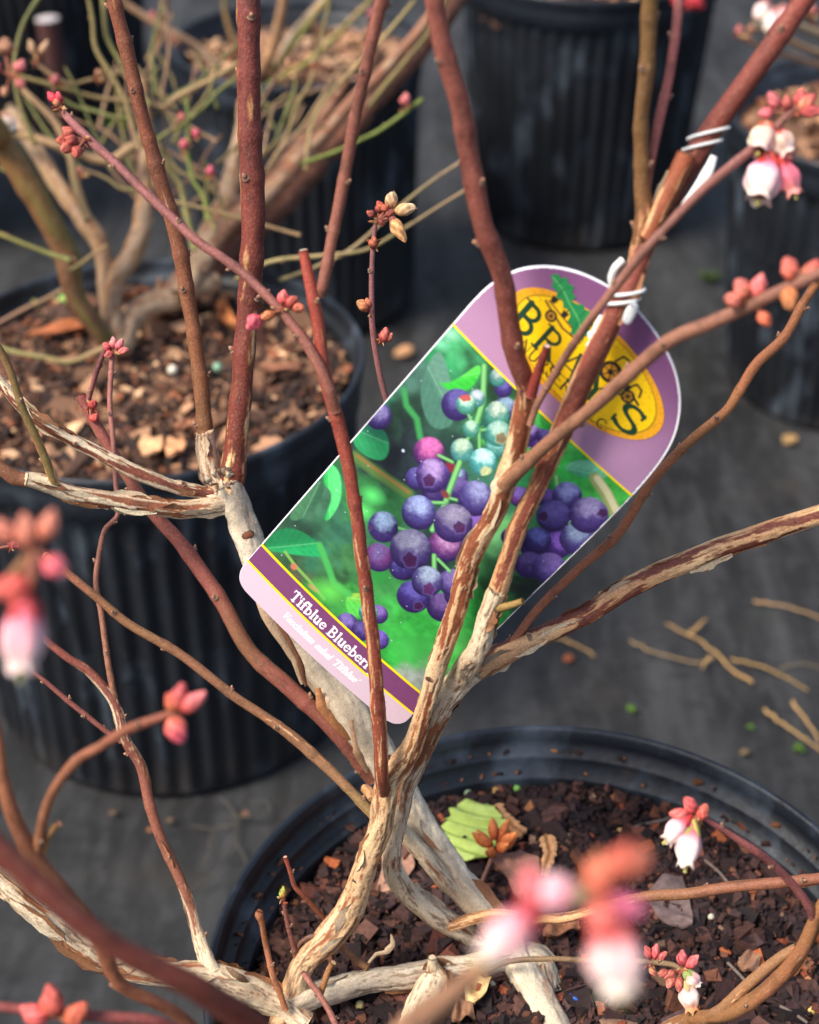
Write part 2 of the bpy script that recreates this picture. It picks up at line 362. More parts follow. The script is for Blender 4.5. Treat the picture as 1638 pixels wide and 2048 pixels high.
def stem(root, pts, col=RED, col2=None, peel=0.05, name='stem', pale=TANS, step=0.0006, sides=44, cut=None, cutcol=(196, 168, 132),
         green=0.0, flakes=0, buds=0, fis=1.0, lump=0.06, key=None, label=None, budcol=None, bark=M_BARK, nodes=True):
    SEED[0] += 1; sd = SEED[0]
    X, R = spline(pts, step); n = len(X)
    s = np.concatenate([[0], np.cumsum(np.linalg.norm(np.diff(X, axis=0), axis=1))]); Ltot = s[-1]; u = s/Ltot
    rm = R.mean()
    # small natural wander and swelling
    for k in range(3):
        X[:, k] += (fbm(s*35+k*9.1, 0*s+sd, 0*s, 2, sd)-0.5)*rm*0.5*np.sin(np.pi*np.clip(u, 0, 1))**.5
    R = R*(1+lump*2*(fbm(s*55, 0*s+sd*3.3, 0*s, 3, sd+5)-0.5))
    bs = []
    if buds:
        bs = [(i+0.5+rng.uniform(-.25, .25))/buds*Ltot for i in range(buds)]
        for b in bs: R = R*(1+0.075*np.exp(-((s-b)/(rm*0.75))**2)-.03*np.exp(-((s-b-rm*2.2)/(rm*1.2))**2))
    T, Nn, B = frames(X)
    a = np.linspace(0, 2*np.pi, sides, endpoint=False)
    A, S = np.meshgrid(a, s); RR = np.repeat(R[:, None], sides, 1); U = np.repeat(u[:, None], sides, 1)
    cx, cy = np.cos(A)*RR, np.sin(A)*RR
    pl = np.interp(u, np.linspace(0, 1, len(peel)), peel) if np.ndim(peel) else np.full(n, peel)
    pl = np.repeat(pl[:, None], sides, 1)
    kf = 430*np.clip(.0042/rm, .75, 1.6)
    wx = (vnoise(cx*180, cy*180, S*110, sd+300)-.5)*1.1
    n1 = fbm(cx*kf+sd*3+wx, cy*kf+wx, S*34, 4, sd)+.16*(fbm(cx*1500, cy*1500, S*520, 2, sd+310)-.5); n1 = 1/(1+np.exp(-(n1-0.5)/0.085))
    m = sm(-0.035, 0.035, pl-n1); edge = np.exp(-((pl-n1)/0.075)**2)*sm(0, .08, pl)
    n2 = fbm(cx*620, cy*620+sd, S*42, 4, sd+40)
    n5 = fbm(cx*1100+3, cy*1100, S*55+sd, 3, sd+60)
    crack = np.clip((1-sm(0.0, 0.055, np.abs(n2-0.5)))*sm(.15, .5, vnoise(cx*160, cy*160, S*50, sd+9))+.8*(1-sm(0, .035, np.abs(n5-.5)))*sm(.45, .7, vnoise(cx*200, cy*200, S*60, sd+19)), 0, 1)*m*fis
    n3 = fbm(cx*200+7, cy*200, S*40, 3, sd+80); n4 = fbm(cx*150, cy*150+5, S*25+sd, 2, sd+120)
    c0 = lin(col); c1 = lin(col2 if col2 is not None else col)
    smooth_c = c0*(1-U[..., None])+c1*U[..., None]
    smooth_c = smooth_c*(0.66+0.68*n3[..., None])*np.array([1.08, 1.0, .84])
    smooth_c = smooth_c*(1-.3*sm(.56, .72, fbm(cx*300, cy*300, S*160, 3, sd+400))[..., None])
    spk = sm(.62, .8, vnoise(cx*2600, cy*2600, S*2200, sd))[..., None]
    smooth_c = smooth_c*(1-.15*spk)+lin((196, 150, 126))*.15*spk
    if green:
        g = sm(.5-.25*green, .75, n4)[..., None]*green; smooth_c = smooth_c*(1-g)+lin((116, 112, 54))*g
    t3 = sm(.3, .7, n3)[..., None]; t4 = sm(.35, .7, n4)[..., None]
    pc = pale[0]*(1-t3)+pale[1]*t3; pc = pc*(1-.5*t4)+pale[2]*.5*t4
    col_ = smooth_c*(1-m[..., None])+pc*m[..., None]
    col_ = col_*(1-.7*edge[..., None])+lin((146, 80, 44))*.7*edge[..., None]
    col_ = col_*(1-.78*crack[..., None])+lin((104, 70, 48))*.78*crack[..., None]
    # old lateral ring scars
    n6 = fbm(cx*330, cy*330, S*130, 3, sd+200)
    disp = (n6-.5)*rm*.34*sm(.35, .85, pl) + m*rm*0.10*sm(.0, .25, pl) - crack*rm*0.10 + (n2-.5)*rm*0.07*pl + (n4-.5)*rm*.10*pl
    RR = RR+disp
    V = X[:, None]+RR[..., None]*(Nn[:, None]*np.cos(A)[..., None]+B[:, None]*np.sin(A)[..., None])
    V = V.reshape(-1, 3); F = [grid_faces(n, sides)]; cc = col_.reshape(-1, 3)
    # ends
    for end, idx, rev in ((0, 0, True), (1, n-1, False)):
        ring = np.arange(sides)+idx*sides
        base_c = lin(cutcol) if (cut and end == 1) else cc[ring].mean(0)
        dr = T[idx]*(1 if end else -1)*R[idx]*(0.12 if (cut and end) else 0.6)
        cvid = len(V); inner = V[ring]*.45+X[idx]*.55+dr*.7+rng.normal(0, R[idx]*.05, (sides, 3))
        V = np.concatenate([V, inner, [X[idx]+dr]]); cc = np.concatenate([cc, np.repeat(base_c[None], sides, 0), [base_c*.6 if cut else base_c]])
        i = np.arange(sides); j = (i+1) % sides
        q = np.stack([ring[i], cvid+i, cvid+j, ring[j]], -1) if not rev else np.stack([ring[j], cvid+j, cvid+i, ring[i]], -1)
        tr = np.stack([cvid+i, np.full(sides, cvid+sides), cvid+j], -1)
        F += [q, tr]
    mb = MB(); mb.add(V, F, cc)
    # papery bark flakes standing off the stem
    for k in range(int(flakes*1.7)):
        i0 = int(rng.uniform(.04, .9)*n); Lf = rng.uniform(2.2, 5.5)*rm; k1 = min(n-1, i0+int(Lf/step)+3)
        ids = np.unique(np.linspace(i0, k1, 9).astype(int))
        if len(ids) < 4: continue
        a0 = rng.uniform(0, 6.283); wd = rng.uniform(.16, .62); lift = rng.uniform(.12, .6)*rm
        nn = 5; tv = np.linspace(0, 1, nn); sgn = rng.choice([-1, 1])
        Vf = []; un = np.linspace(-1, 1, len(ids))
        for q_, ii in enumerate(ids):
            ww = wd*(1-abs(un[q_])**2.5)*(.75+.5*rng.random())+.05
            for tt in tv:
                ang = a0+sgn*ww*tt; rr = R[ii]*1.03+lift*(tt**1.6)*(1-.5*abs(un[q_]))*(1+.25*math.sin(6*un[q_]+k))
                Vf.append(X[ii]+rr*(Nn[ii]*math.cos(ang)+B[ii]*math.sin(ang)))
        fcl = (PALE[rng.integers(0, 3)]*rng.uniform(.65, 1.05) if rng.random() < .55 else lin((146, 98, 64))*rng.uniform(.6, 1.2))
        mb.add(np.array(Vf), grid_faces(len(ids), nn, False), fcl)
    o = mb.build(name, bark, root, root.location)
    if label: o['label'] = label
    for q_, b in enumerate(bs):
        i = int(np.argmin(np.abs(s-b))); ang = q_*2.4+sd+rng.uniform(-.4, .4)
        put_bud(o, X[i], T[i], Nn[i]*math.cos(ang)+B[i]*math.sin(ang), R[i], root, budcol)
    STEMS[key or len(STEMS)] = (X, R, T, o)
    return o
def lathe(L, R, prof, colf, lobes=0, lobe_amp=0.0, nr=14, na=20, bend=0.0, seed=0):
    """body of revolution along +Z; prof(t)->radius factor, colf(t, a)->rgb"""
    t = np.linspace(0, 1, nr)[:, None]; a = np.linspace(0, 2*np.pi, na, endpoint=False)[None]
    r = R*prof(t)*(1+lobe_amp*np.cos(lobes*a+3*t)*sm(0.05, .5, t)) + 0*a
    z = L*t+0*a
    V = np.stack([r*np.cos(a)+bend*L*t**2, r*np.sin(a), z], -1).reshape(-1, 3)
    tt = (t+0*a).ravel(); aa = (a+0*t).ravel()
    return V, grid_faces(nr, na), colf(tt, aa)
def bud_mesh():
    mb = MB()
    cf = lambda t, a: (lin((104, 58, 44))*(1-t)[:, None]+lin((196, 152, 122))*t[:, None])
    V, F, c = lathe(1.5, .62, lambda t: np.sin(np.pi*np.clip(t*.93+.07, 0, 1))**.7*(1-.35*t), cf, 2, .18, 8, 12); mb.add(V, F, c)
    V, F, c = lathe(.5, .95, lambda t: np.sqrt(np.clip(1-t*t, 0, 1))+.02, lambda t, a: (lin((176, 140, 112))*(1-t)[:, None]+lin((70, 42, 34))*t[:, None]), 3, .06, 6, 14); mb.add(V*[1, 1, 1], F, c)
    o = mb.build('bud', M_BUD); me = o.data; bpy.data.objects.remove(o); return me
BUD_ME = bud_mesh()
def put_bud(par, x, t, nrm, r, root, colr=None):
    o = bpy.data.objects.new('bud', BUD_ME); C.objects.link(o); o.parent = par
    d = Vector(nrm*0.75+t*0.65).normalized(); q = d.to_track_quat('Z', 'Y')
    k = 0.00070+r*0.18*rng.uniform(.8, 1.3)
    o.matrix_local = Matrix.LocRotScale(Vector(x+nrm*r*0.9)-root.location, q, Vector((k, k, k*1.1)))

# ------------------------------------------------------------------ flowers and flower buds
def place(V, base, d, k=1.0):
    q = Vector(d).normalized().to_track_quat('Z', 'Y').to_matrix()
    return (np.asarray(V)@np.array(q).T)*k+base
PINK = (226, 92, 106); SAL = (222, 100, 78); CRM = (196, 52, 66); BRD = (150, 58, 46); ORD = (196, 96, 56)
def soft(c, k=.2): return tuple(np.clip((np.array(c)*(1-k)+np.array((206, 142, 132))*k)*np.array((.98, .96, .97)), 0, 255))
def bud_shape(L, W, c_base, c_tip, seed=0):
    dk = .72+.36*((seed*0.37) % 1); mb = MB(); cb, ct = lin(soft(c_base))*dk, lin(soft(c_tip))*(dk*.9+.1)
    cf = lambda t, a: (cb*(1-t)[:, None]+ct*t[:, None])*((1+.30*np.cos(5*a+2.5*t*5+seed))*(.7+.6*vnoise(np.cos(a)*2.2+seed, np.sin(a)*2.2, t*5)))[:, None]
    V, F, c = lathe(L, W*.56, lambda t: np.sin(np.pi*np.clip(t, .03, .992)**.72)**.62, cf, 5, .07, 16, 28)
    V = V*(1+.22*(vnoise(V[:, 0]/W*2.6+seed*3, V[:, 1]/W*2.6, V[:, 2]/L*2.6+seed, 5)-.5))[:, None]; mb.add(V, F, c)
    # overlapping scales
    for k in range(7):
        a = k*2.4+seed; ce = lin(soft((214, 170, 120), .1))*(.7+.5*((k*37) % 10)/10); V, F, c = lathe(L*.62, W*.30, lambda t: np.sin(np.pi*np.clip(t, .05, .97)**.8)**.8, lambda t, a_: cb*(.75*(1-t))[:, None]+ct*(.8*t*(1-sm(.7, 1, t)))[:, None]+ce*(.8*sm(.65, 1, t))[:, None], 0, 0, 10, 10)
        V = V*[.45, 1, 1]; ca, sa = math.cos(a), math.sin(a); V = V+[W*.34*(1-.1*k), 0, L*.06*k]
        V = V@np.array([[ca, -sa, 0], [sa, ca, 0], [0, 0, 1]]).T; mb.add(V, F, c)
    return mb
def bell_shape(L, W, c_top, c_mid, c_mouth, calyx, seed=0):
    W = W*1.04; L = L*.92; mb = MB(); k0, k1, k2 = lin(soft(c_top)), lin(np.array(c_mid)*(1, .99, .95)), lin(np.array(c_mouth)*(1, 1, .97))
    def cf(t, a):
        s1 = sm(.05, .5, t)[:, None]; s2 = sm(.5, .95, t)[:, None]; c = k0*(1-s1)+k1*s1; c = c*(1-s2)+k2*s2
        st = (.5+.5*np.cos(a-seed))[:, None]*.75*(1-.45*t)[:, None]*(.5+vnoise(a*2.5/3.14+seed, t*2, 0*t, 3))[:, None]; return c*(1-st)+lin((226, 124, 146))*st*.75+c*st*.25
    pr = lambda t: np.where(t < .86, .42+.62*np.sin(np.pi*np.clip(t*1.02+.04, 0, 1))**.8-.05*t, .60+.13*((t-.86)/.14))
    V, F, c = lathe(L, W/2, pr, cf, 5, .09, 22, 40)
    r = np.hypot(V[:, 0], V[:, 1]); aa = np.arctan2(V[:, 1], V[:, 0]); tt = V[:, 2]/L
    V[:, 2] += L*.05*np.cos(5*aa+3*tt)*sm(.84, 1, tt); V[:, :2] *= (1+.20*(vnoise(V[:, 0]/W*2.4+seed*3, V[:, 1]/W*2.4, tt*3+seed, 5)-.5))[:, None]
    br = (sm(.9, 1, tt)*sm(.45, .7, vnoise(aa*2+seed, tt*3, 0*tt, 8)))[:, None]*.6; c = c*(1-br)+lin((150, 104, 70))*br
    vein = (np.exp(-((np.mod(aa*5/3.14159+seed, 1)-.5)/.07)**2)*.22)[:, None]; c = c*(1-vein)+lin((206, 110, 120))*vein; mb.add(V, F, c)
    cap = lambda t: np.sqrt(np.clip(1-(t-.0)**2, .0, 1))
    V, F, c = lathe(L*.16, W*.30, cap, lambda t, a: (k0*.9+0*t[:, None]), 0, 0, 6, 20); mb.add(V*[1, 1, -1], F[:, ::-1], c)
    kc = lin(calyx)
    V, F, c = lathe(L*.34, W*.36, lambda t: .35+.75*t**.7, lambda t, a: kc*(1-.3*t)[:, None], 5, .22, 8, 30)
    aa = np.arctan2(V[:, 1], V[:, 0]); tt = V[:, 2]/(L*.34); V[:, 2] += L*.10*np.cos(5*aa+3*tt)*sm(.5, 1, tt)-L*.22; mb.add(V, F, c)
    V, F, c = lathe(L*.16, W*.07, lambda t: 1+0*t, lambda t, a: lin((186, 176, 96))+0*t[:, None], 0, 0, 4, 10); mb.add(V+[0, 0, L*.98], F, c)
    return mb
def cluster(root, x, y, d, elems, name='flower_cluster', stalkcol=(150, 90, 70), label=None):
    """elems: (kind, dx, dy, length_px, width_px, image angle deg (0 right, 90 up), toward camera, colours...)"""
    base = P(x, y, d); k = d/FPX
    mb = MB()
    for e in elems:
        b = P(x+e[1], y+e[2], d-0.0015*e[6]); L = np.linalg.norm(b-base)
        Xs = np.linspace(base, b, 4); T, Nn, Bb = frames(Xs) if L > 1e-5 else (None, None, None)
        if T is None: continue
        a = np.linspace(0, 2*np.pi, 8, endpoint=False); r = max(0.0005, e[4]*k*.10)
        V = (Xs[:, None]+r*(Nn[:, None]*np.cos(a)[None, :, None]+Bb[:, None]*np.sin(a)[None, :, None])).reshape(-1, 3)
        mb.add(V, grid_faces(4, 8), lin(stalkcol))
    V, F, c = lathe(9*k, 5*k, lambda t: np.sin(np.pi*np.clip(t, .02, .98)), lambda t, a: lin((140, 74, 52))+0*t[:, None]); mb.add(V+base-[0, 0, 4*k], F, c)
    for q in range(7):      # dry bract scales at the base of the cluster
        an = rng.uniform(0, 6.283); dv = RT*math.cos(an)+UP*math.sin(an)-FWD*rng.uniform(0, .8); lc = lin([(150, 96, 62), (196, 152, 104), (112, 60, 44), (176, 84, 60)][q % 4])
        V, F, c = lathe(rng.uniform(9, 17)*k, 3.6*k, lambda t: np.sin(np.pi*np.clip(t, .05, .97)**.8), lambda t, a: lc*(.7+.6*t)[:, None], 0, 0, 7, 8)
        V[:, 0] *= .4; mb.add(place(V, base+dv*2*k+RT*rng.normal(0, 4)*k+UP*rng.normal(0, 4)*k, dv), F, c)
    cl = mb.build(name, M_BUD, root, root.location)
    if label: cl['label'] = label
    for i, e in enumerate(elems):
        an = math.radians(e[5]); dv = RT*math.cos(an)+UP*math.sin(an)-FWD*0.35*e[6]
        b = P(x+e[1], y+e[2], d-0.0015*e[6])
        if e[0] == 'bud':
            m = bud_shape(e[3]*k*.84, e[4]*k*.84, e[7], e[8], i*1.7); nm = 'flower_bud'; mt = M_BUD
        elif e[0] == 'bell':
            m = bell_shape(e[3]*k, e[4]*k, e[7], e[8], e[9], e[10], i*1.3); nm = 'flower'; mt = M_PETAL
        else:
            m = bud_shape(e[3]*k, e[4]*k, e[7], e[8], i*1.7); nm = 'dried_flower'; mt = M_BUD
        m.V = [place(v, b, dv) for v in m.V]
        m.build(nm, mt, cl, root.location)
    return cl

# ------------------------------------------------------------------ the bush in the front pot
bush = thing('blueberry_bush', (PB[0], PB[1], SB), 'leafless bush with pale peeling trunks and red brown stems holding the purple tag', 'shrub')
# pale trunk passing behind the tag
stem(bush, [(1145,2120,.606,62),(1104,2045,.617,62),(1050,1945,.631,60),(971,1821,.641,50),(931,1766,.642,50),(876,1693,.64,52),(821,1605,.635,58),(760,1510,.63,66),(705,1425,.625,72),(640,1320,.62,72),(565,1215,.613,64),(510,1120,.607,58),(480,1040,.602,56),(452,968,.598,62)],
     col=(168,146,120), peel=1.0, pale=[lin((216,200,174)), lin((198,180,154)), lin((176,158,134))], name='trunk', fis=.25, flakes=10, key='T2', sides=64, lump=.05)
stem(bush, [(792,1640,.622,30),(814,1671,.627,34),(858,1722,.634,36),(913,1785,.64,36),(975,1850,.641,38),(1060,1960,.632,42)], peel=.93, pale=PALE, name='trunk', flakes=4, col=(120,86,66))
# front trunk and its two continuations
stem(bush, [(560,2060,.612,50),(583,2000,.613,52),(605,1931,.611,50),(656,1876,.607,56),(693,1828,.604,56),(719,1766,.597,50),(741,1711,.591,46),(763,1656,.585,46),(770,1605,.58,48),(778,1562,.577,50),(803,1528,.573,46),(832,1480,.567,42),(855,1400,.56,40),(878,1310,.552,40),(909,1215,.543,42),(949,1105,.53,42),(994,1015,.517,42),(1011,960,.51,46),(1028,905,.505,42),(1042,845,.499,42),(1052,785,.493,42),(1048,752,.489,42)],
     col=(128,72,48), peel=[.95,.93,.9,.93,.86,.8,.5,.46,.5,.44,.5,.45], pale=[lin((226,192,148)), lin((206,162,116)), lin((166,122,86))], name='trunk', flakes=12, key='S2', sides=56, fis=1.1, lump=.07)
stem(bush, [(1052,800,.494,36),(1046,755,.489,40),(1031,715,.485,44),(1014,640,.479,46),(1004,550,.471,46),(969,450,.462,46),(939,325,.453,46),(919,200,.444,46),(884,75,.435,44),(862,-40,.427,42)],
     col=(112,58,50), col2=(128,72,64), peel=.0, name='stem', buds=8, key='S2b')
stem(bush, [(1062,792,.49,26),(1076,745,.484,22),(1094,692,.478,17)], col=(128,50,44), peel=0, name='branch', cut=1, cutcol=(216,190,170))
# right trunk
stem(bush, [(1000,1920,.64,40),(960,1885,.645,42),(905,1852,.637,44),(840,1807,.625,46),(800,1766,.613,46),(783,1715,.606,42),(795,1640,.598,38),(815,1565,.59,38),(845,1505,.581,42),(874,1430,.571,50),(909,1370,.567,54),(950,1338,.564,52)],
     col=(138,92,66), peel=.86, pale=[lin((222,200,168)), lin((196,170,138)), lin((166,142,116))], name='trunk', flakes=11, key='R', sides=56, fis=1.1, lump=.08)
stem(bush, [(915,1372,.568,40),(959,1335,.565,50),(1059,1280,.564,45),(1169,1230,.565,43),(1269,1170,.562,44),(1369,1122,.56,44),(1469,1085,.558,42),(1560,1055,.557,41),(1638,1030,.556,40),(1740,1000,.556,40)],
     col=(108,58,48), peel=[.72,.56,.5,.46,.44,.44], pale=TANS, name='branch', flakes=9, key='RB', fis=.6, sides=56)
stem(bush, [(895,1395,.572,44),(925,1345,.561,48),(954,1300,.547,44),(974,1240,.539,40),(996,1180,.532,40)], peel=.95, pale=PALE, name='trunk', flakes=7, key='S4a', sides=52)
stem(bush, [(988,1200,.535,38),(1000,1170,.532,40),(1034,1065,.52,38),(1049,1025,.516,38),(1089,940,.506,41),(1129,850,.496,46),(1164,765,.487,46),(1204,675,.479,45),(1234,610,.474,43),(1262,560,.472,42),(1286,480,.47,46),(1330,405,.468,46),(1385,325,.467,48),(1409,283,.466,48),(1469,195,.462,48),(1544,90,.456,48),(1599,10,.452,48),(1635,-45,.449,48)],
     col=(116,62,50), col2=(126,62,54), peel=[.4,.28,.24,.28,.28,.24,.24,.1,.02,.05], pale=TANS, name='stem', buds=5, key='S4', fis=.4, sides=56, flakes=2)
stem(bush, [(1290,478,.466,36),(1318,418,.464,40),(1352,352,.462,42),(1374,308,.461,44)], col=(138,74,48), peel=.2, name='branch', cut=1, cutcol=(168,150,128), flakes=1, lump=.09)
stem(bush, [(1278,498,.47,34),(1289,440,.466,40),(1285,350,.46,35),(1284,250,.452,34),(1294,125,.443,36),(1300,0,.434,38),(1302,-50,.43,38)], col=(110,78,50), col2=(112,84,48), peel=[.3,.03,0,0], name='stem', buds=5, key='S4c')
stem(bush, [(1283,470,.468,12),(1293,390,.463,14),(1304,320,.46,17),(1319,240,.455,23),(1339,150,.449,22),(1353,60,.443,23),(1362,-45,.438,24)], col=(150,92,92), col2=(158,96,100), peel=0, name='twig', buds=3)
stem(bush, [(980,1222,.538,20),(1004,1215,.532,18),(1025,1209,.53,16),(1046,1202,.528,15)], col=(136,112,66), peel=.05, name='twig', cut=1, cutcol=(120,84,58))
# red stem in front of the tag, with its upper side branch
stem(bush, [(768,1590,.578,32),(764,1545,.566,31),(757,1425,.555,33),(747,1300,.545,31),(735,1200,.538,30),(720,1075,.53,28),(700,950,.523,30),(675,840,.517,31),(650,750,.512,30),(636,650,.507,29),(625,595,.504,28),(614,540,.502,25),(606,500,.5,22)],
     col=(120,60,44), col2=(150,66,56), peel=[.14,.16,.2,.3,.24,.1,.02,.02,.02], name='stem', cut=1, cutcol=(214,204,180), buds=6, key='S3', fis=.3)
stem(bush, [(640,590,.505,22),(646,572,.503,26),(665,475,.497,27),(695,325,.487,28),(725,175,.477,28),(758,30,.468,30),(775,-45,.463,30)], col=(128,82,72), col2=(128,72,62), peel=0, name='branch', buds=6, key='S3b')
stem(bush, [(672,822,.514,26),(655,770,.509,26),(620,700,.507,25),(590,658,.507,24),(550,610,.508,22),(500,560,.51,22),(450,520,.511,22),(400,485,.512,23),(340,430,.514,22),(285,380,.515,22),(235,330,.517,21),(185,285,.518,21),(140,240,.52,18),(118,212,.521,10)],
     col=(124,76,66), col2=(138,86,92), peel=[.05,0,0], name='branch', buds=8, key='N1', budcol=1)
# node at the left and what grows from it
stem(bush, [(448,985,.598,36),(424,950,.597,36),(413,900,.596,36),(410,862,.594,37)], peel=.95, pale=[lin((226,206,176)), lin((200,172,140)), lin((166,142,118))], name='branch', flakes=9)
stem(bush, [(411,878,.595,36),(409,850,.594,36),(400,750,.589,34),(385,650,.584,33),(375,600,.581,34),(360,500,.575,35),(334,400,.569,34),(308,310,.563,33),(280,210,.557,32),(254,100,.55,34),(231,15,.545,33),(218,-50,.541,33)],
     col=(124,80,54), col2=(116,60,48), peel=[.02,.0,.0,.02,.03,.0,.0,.04,.12], name='stem', buds=11, key='L1', green=.08, fis=.2)
stem(bush, [(462,985,.6,52),(466,945,.598,54),(475,850,.593,50),(486,750,.587,47),(499,600,.579,50),(505,500,.573,51),(503,350,.564,51),(497,200,.556,51),(497,100,.55,51),(498,-50,.542,51)],
     col=(116,56,46), col2=(108,50,46), peel=[.2,.14,.09,.09,.13,.11,.08,.07,.12,.22], pale=[lin((232,196,142)), lin((214,168,116)), lin((190,140,96))], name='stem', buds=9, key='L2', fis=.2, sides=60)
stem(bush, [(455,995,.599,24),(440,990,.598,24),(400,985,.596,26),(325,965,.59,30),(240,930,.584,29),(175,897,.58,28),(110,860,.576,27),(60,825,.573,25),(15,780,.57,23),(-20,740,.568,22)],
     col=(122,68,56), peel=[.45,.5,.66,.7,.74,.72,.6], pale=PALE, name='branch', flakes=13, buds=4)
stem(bush, [(470,1000,.6,40),(445,1008,.598,38),(375,1017,.594,40),(300,1010,.588,35),(225,1003,.583,38),(150,990,.578,36),(100,970,.574,34),(50,958,.57,30)],
     col=(128,78,56), peel=[.9,.86,.66,.5,.62,.45,.7,.92], pale=PALE, name='branch', flakes=15, buds=3, key='L4')
stem(bush, [(58,961,.571,32),(30,955,.57,33),(8,940,.568,32),(-40,900,.565,31)], col=(132,88,66), peel=.04, name='branch', buds=1)
stem(bush, [(108,968,.573,24),(102,948,.571,20),(75,880,.566,20),(45,815,.561,18),(20,740,.556,18),(0,700,.553,17),(-30,650,.55,16)], col=(126,98,62), col2=(122,76,62), peel=[.5,.03,0,0], name='twig', buds=3, green=.4)
# long diagonal stems
stem(bush, [(745,1560,.634,26),(720,1530,.631,28),(690,1488,.628,32),(635,1425,.625,35),(575,1370,.622,38),(500,1300,.62,35),(450,1215,.617,35),(400,1140,.616,34),(350,1075,.615,32),(310,1030,.614,29),(265,970,.613,26),(220,900,.612,27),(190,845,.611,25),(160,790,.61,23)],
     col=(128,74,66), col2=(134,72,68), peel=[.4,.12,0,0,0,0,0,0,.03], name='stem', cut=1, cutcol=(190,140,104), buds=7, key='D1', green=.3)
stem(bush, [(176,800,.61,14),(186,770,.608,11),(197,735,.606,12),(212,697,.604,12),(224,690,.603,9)], col=(112,64,68), peel=0, name='twig', buds=3)
stem(bush, [(760,1650,.6,24),(745,1628,.602,23),(680,1560,.604,23),(605,1490,.604,26),(540,1440,.602,22),(465,1390,.6,22),(375,1320,.597,22),(260,1250,.592,21),(200,1200,.588,20),(145,1155,.585,20),(90,1110,.582,19)],
     col=(128,98,70), col2=(140,88,70), peel=[.2,.15,.15,.05,.02,0,0,0], name='stem', buds=7, key='D3', green=.35)
stem(bush, [(425,1945,.603,40),(408,1905,.605,32),(396,1868,.61,26),(385,1825,.61,22),(360,1758,.609,24),(325,1688,.607,24),(300,1613,.605,24),(280,1533,.603,24),(250,1478,.601,23),(235,1423,.6,23),(220,1390,.599,22),(175,1340,.597,20),(135,1315,.595,19),(90,1280,.593,18),(30,1230,.59,17)],
     col=(130,84,66), col2=(124,66,62), peel=[.95,.9,.35,.06,.03,.05,.2,.3,.3,.2,.05,.03,.02], pale=PALE, name='stem', buds=8, key='D4', flakes=4)
stem(bush, [(243,1482,.601,15),(222,1470,.6,12),(160,1420,.597,13),(100,1370,.594,11),(62,1340,.592,9)], col=(128,74,70), peel=.03, name='twig', buds=4)
stem(bush, [(236,1430,.6,17),(228,1390,.599,16),(215,1320,.598,15),(202,1225,.598,14),(193,1165,.598,13),(199,1110,.598,13),(210,1060,.599,12),(236,1030,.601,12),(233,970,.602,12),(226,880,.603,12),(220,810,.604,12),(225,700,.605,13)],
     col=(134,92,72), col2=(150,96,96), peel=0, name='twig', buds=8, key='V1')
stem(bush, [(895,1400,.6,16),(890,1330,.602,15),(870,1150,.595,15),(830,960,.583,14),(795,850,.576,14),(772,795,.572,14),(756,730,.568,14),(745,655,.563,14),(744,600,.56,13),(745,525,.556,12),(750,455,.552,11),(757,432,.551,8)],
     col=(138,88,86), col2=(128,84,92), peel=0, name='twig', buds=4, key='V2')
# low pale trunks lying across the pot
stem(bush, [(610,2045,.612,52),(575,2015,.612,52),(525,1992,.611,56),(475,1970,.608,62),(400,1948,.603,56),(310,1946,.598,48),(240,1928,.596,46),(165,1888,.59,47),(100,1843,.585,48),(50,1806,.582,46),(0,1768,.58,46),(-70,1720,.578,46)],
     col=(134,92,66), peel=[.98,.98,.95,.95,.85,.85,.82,.85], pale=PALE, name='trunk', flakes=20, sides=60, key='G1', lump=.08)
stem(bush, [(560,2008,.612,40),(600,1998,.613,52),(675,1978,.618,52),(750,1960,.623,50),(819,1950,.626,52),(869,1940,.628,52),(944,1928,.631,46),(1019,1915,.635,50),(1075,1925,.637,60),(1098,1990,.632,58)],
     col=(150,112,84), peel=.98, pale=[lin((214,198,170)), lin((190,170,144)), lin((150,134,118))], name='trunk', flakes=9, sides=60, key='G2', fis=1.1, lump=.09)
stem(bush, [(815,2095,.602,56),(834,2025,.612,58),(852,1985,.619,60),(868,1950,.624,50),(866,1935,.623,24),(864,1915,.62,8)], col=(150,112,84), peel=.97, pale=PALE, name='trunk', flakes=5)
stem(bush, [(885,1858,.635,20),(910,1850,.632,24),(944,1838,.628,26),(994,1830,.622,24),(1060,1838,.616,22),(1139,1834,.61,22),(1220,1812,.604,24),(1299,1793,.599,25),(1379,1787,.594,26),(1469,1773,.589,26),(1569,1765,.584,26),(1638,1757,.58,26),(1740,1745,.575,26)],
     col=(140,104,70), col2=(126,74,62), peel=[.6,.6,.45,.3,.05,0,0,0], name='branch', buds=5, key='RB1', green=.3, flakes=3)
stem(bush, [(742,1600,.59,10),(738,1588,.597,22),(730,1578,.602,20)], col=(176,124,72), peel=.5, name='branch', cut=1, cutcol=(206,150,90), step=.0004)
# small shoots near the soil
stem(bush, [(572,2020,.604,14),(560,1985,.603,15),(545,1950,.602,14),(530,1888,.604,14),(522,1842,.6,13),(518,1830,.599,19),(519,1822,.599,15)], col=(142,90,62), peel=[.3,.25,.1,.1,.15], name='twig', buds=3)
stem(bush, [(592,1915,.61,13),(585,1885,.607,12),(575,1848,.604,11),(566,1800,.6,10)], col=(118,72,66), peel=0.02, name='twig', buds=3)
stem(bush, [(735,1935,.622,17),(715,1922,.622,16),(686,1894,.62,15),(653,1843,.617,13),(627,1814,.612,12),(604,1790,.608,12),(588,1772,.606,11),(580,1745,.603,10),(570,1714,.6,10)], col=(136,98,66), col2=(150,74,60), peel=.02, name='twig', cut=1, cutcol=(214,176,150), buds=4)
stem(bush, [(606,1945,.6,12),(620,1964,.598,14),(642,1995,.592,14),(662,2030,.586,15),(680,2075,.58,16)], col=(132,84,78), peel=.03, name='twig', buds=2)
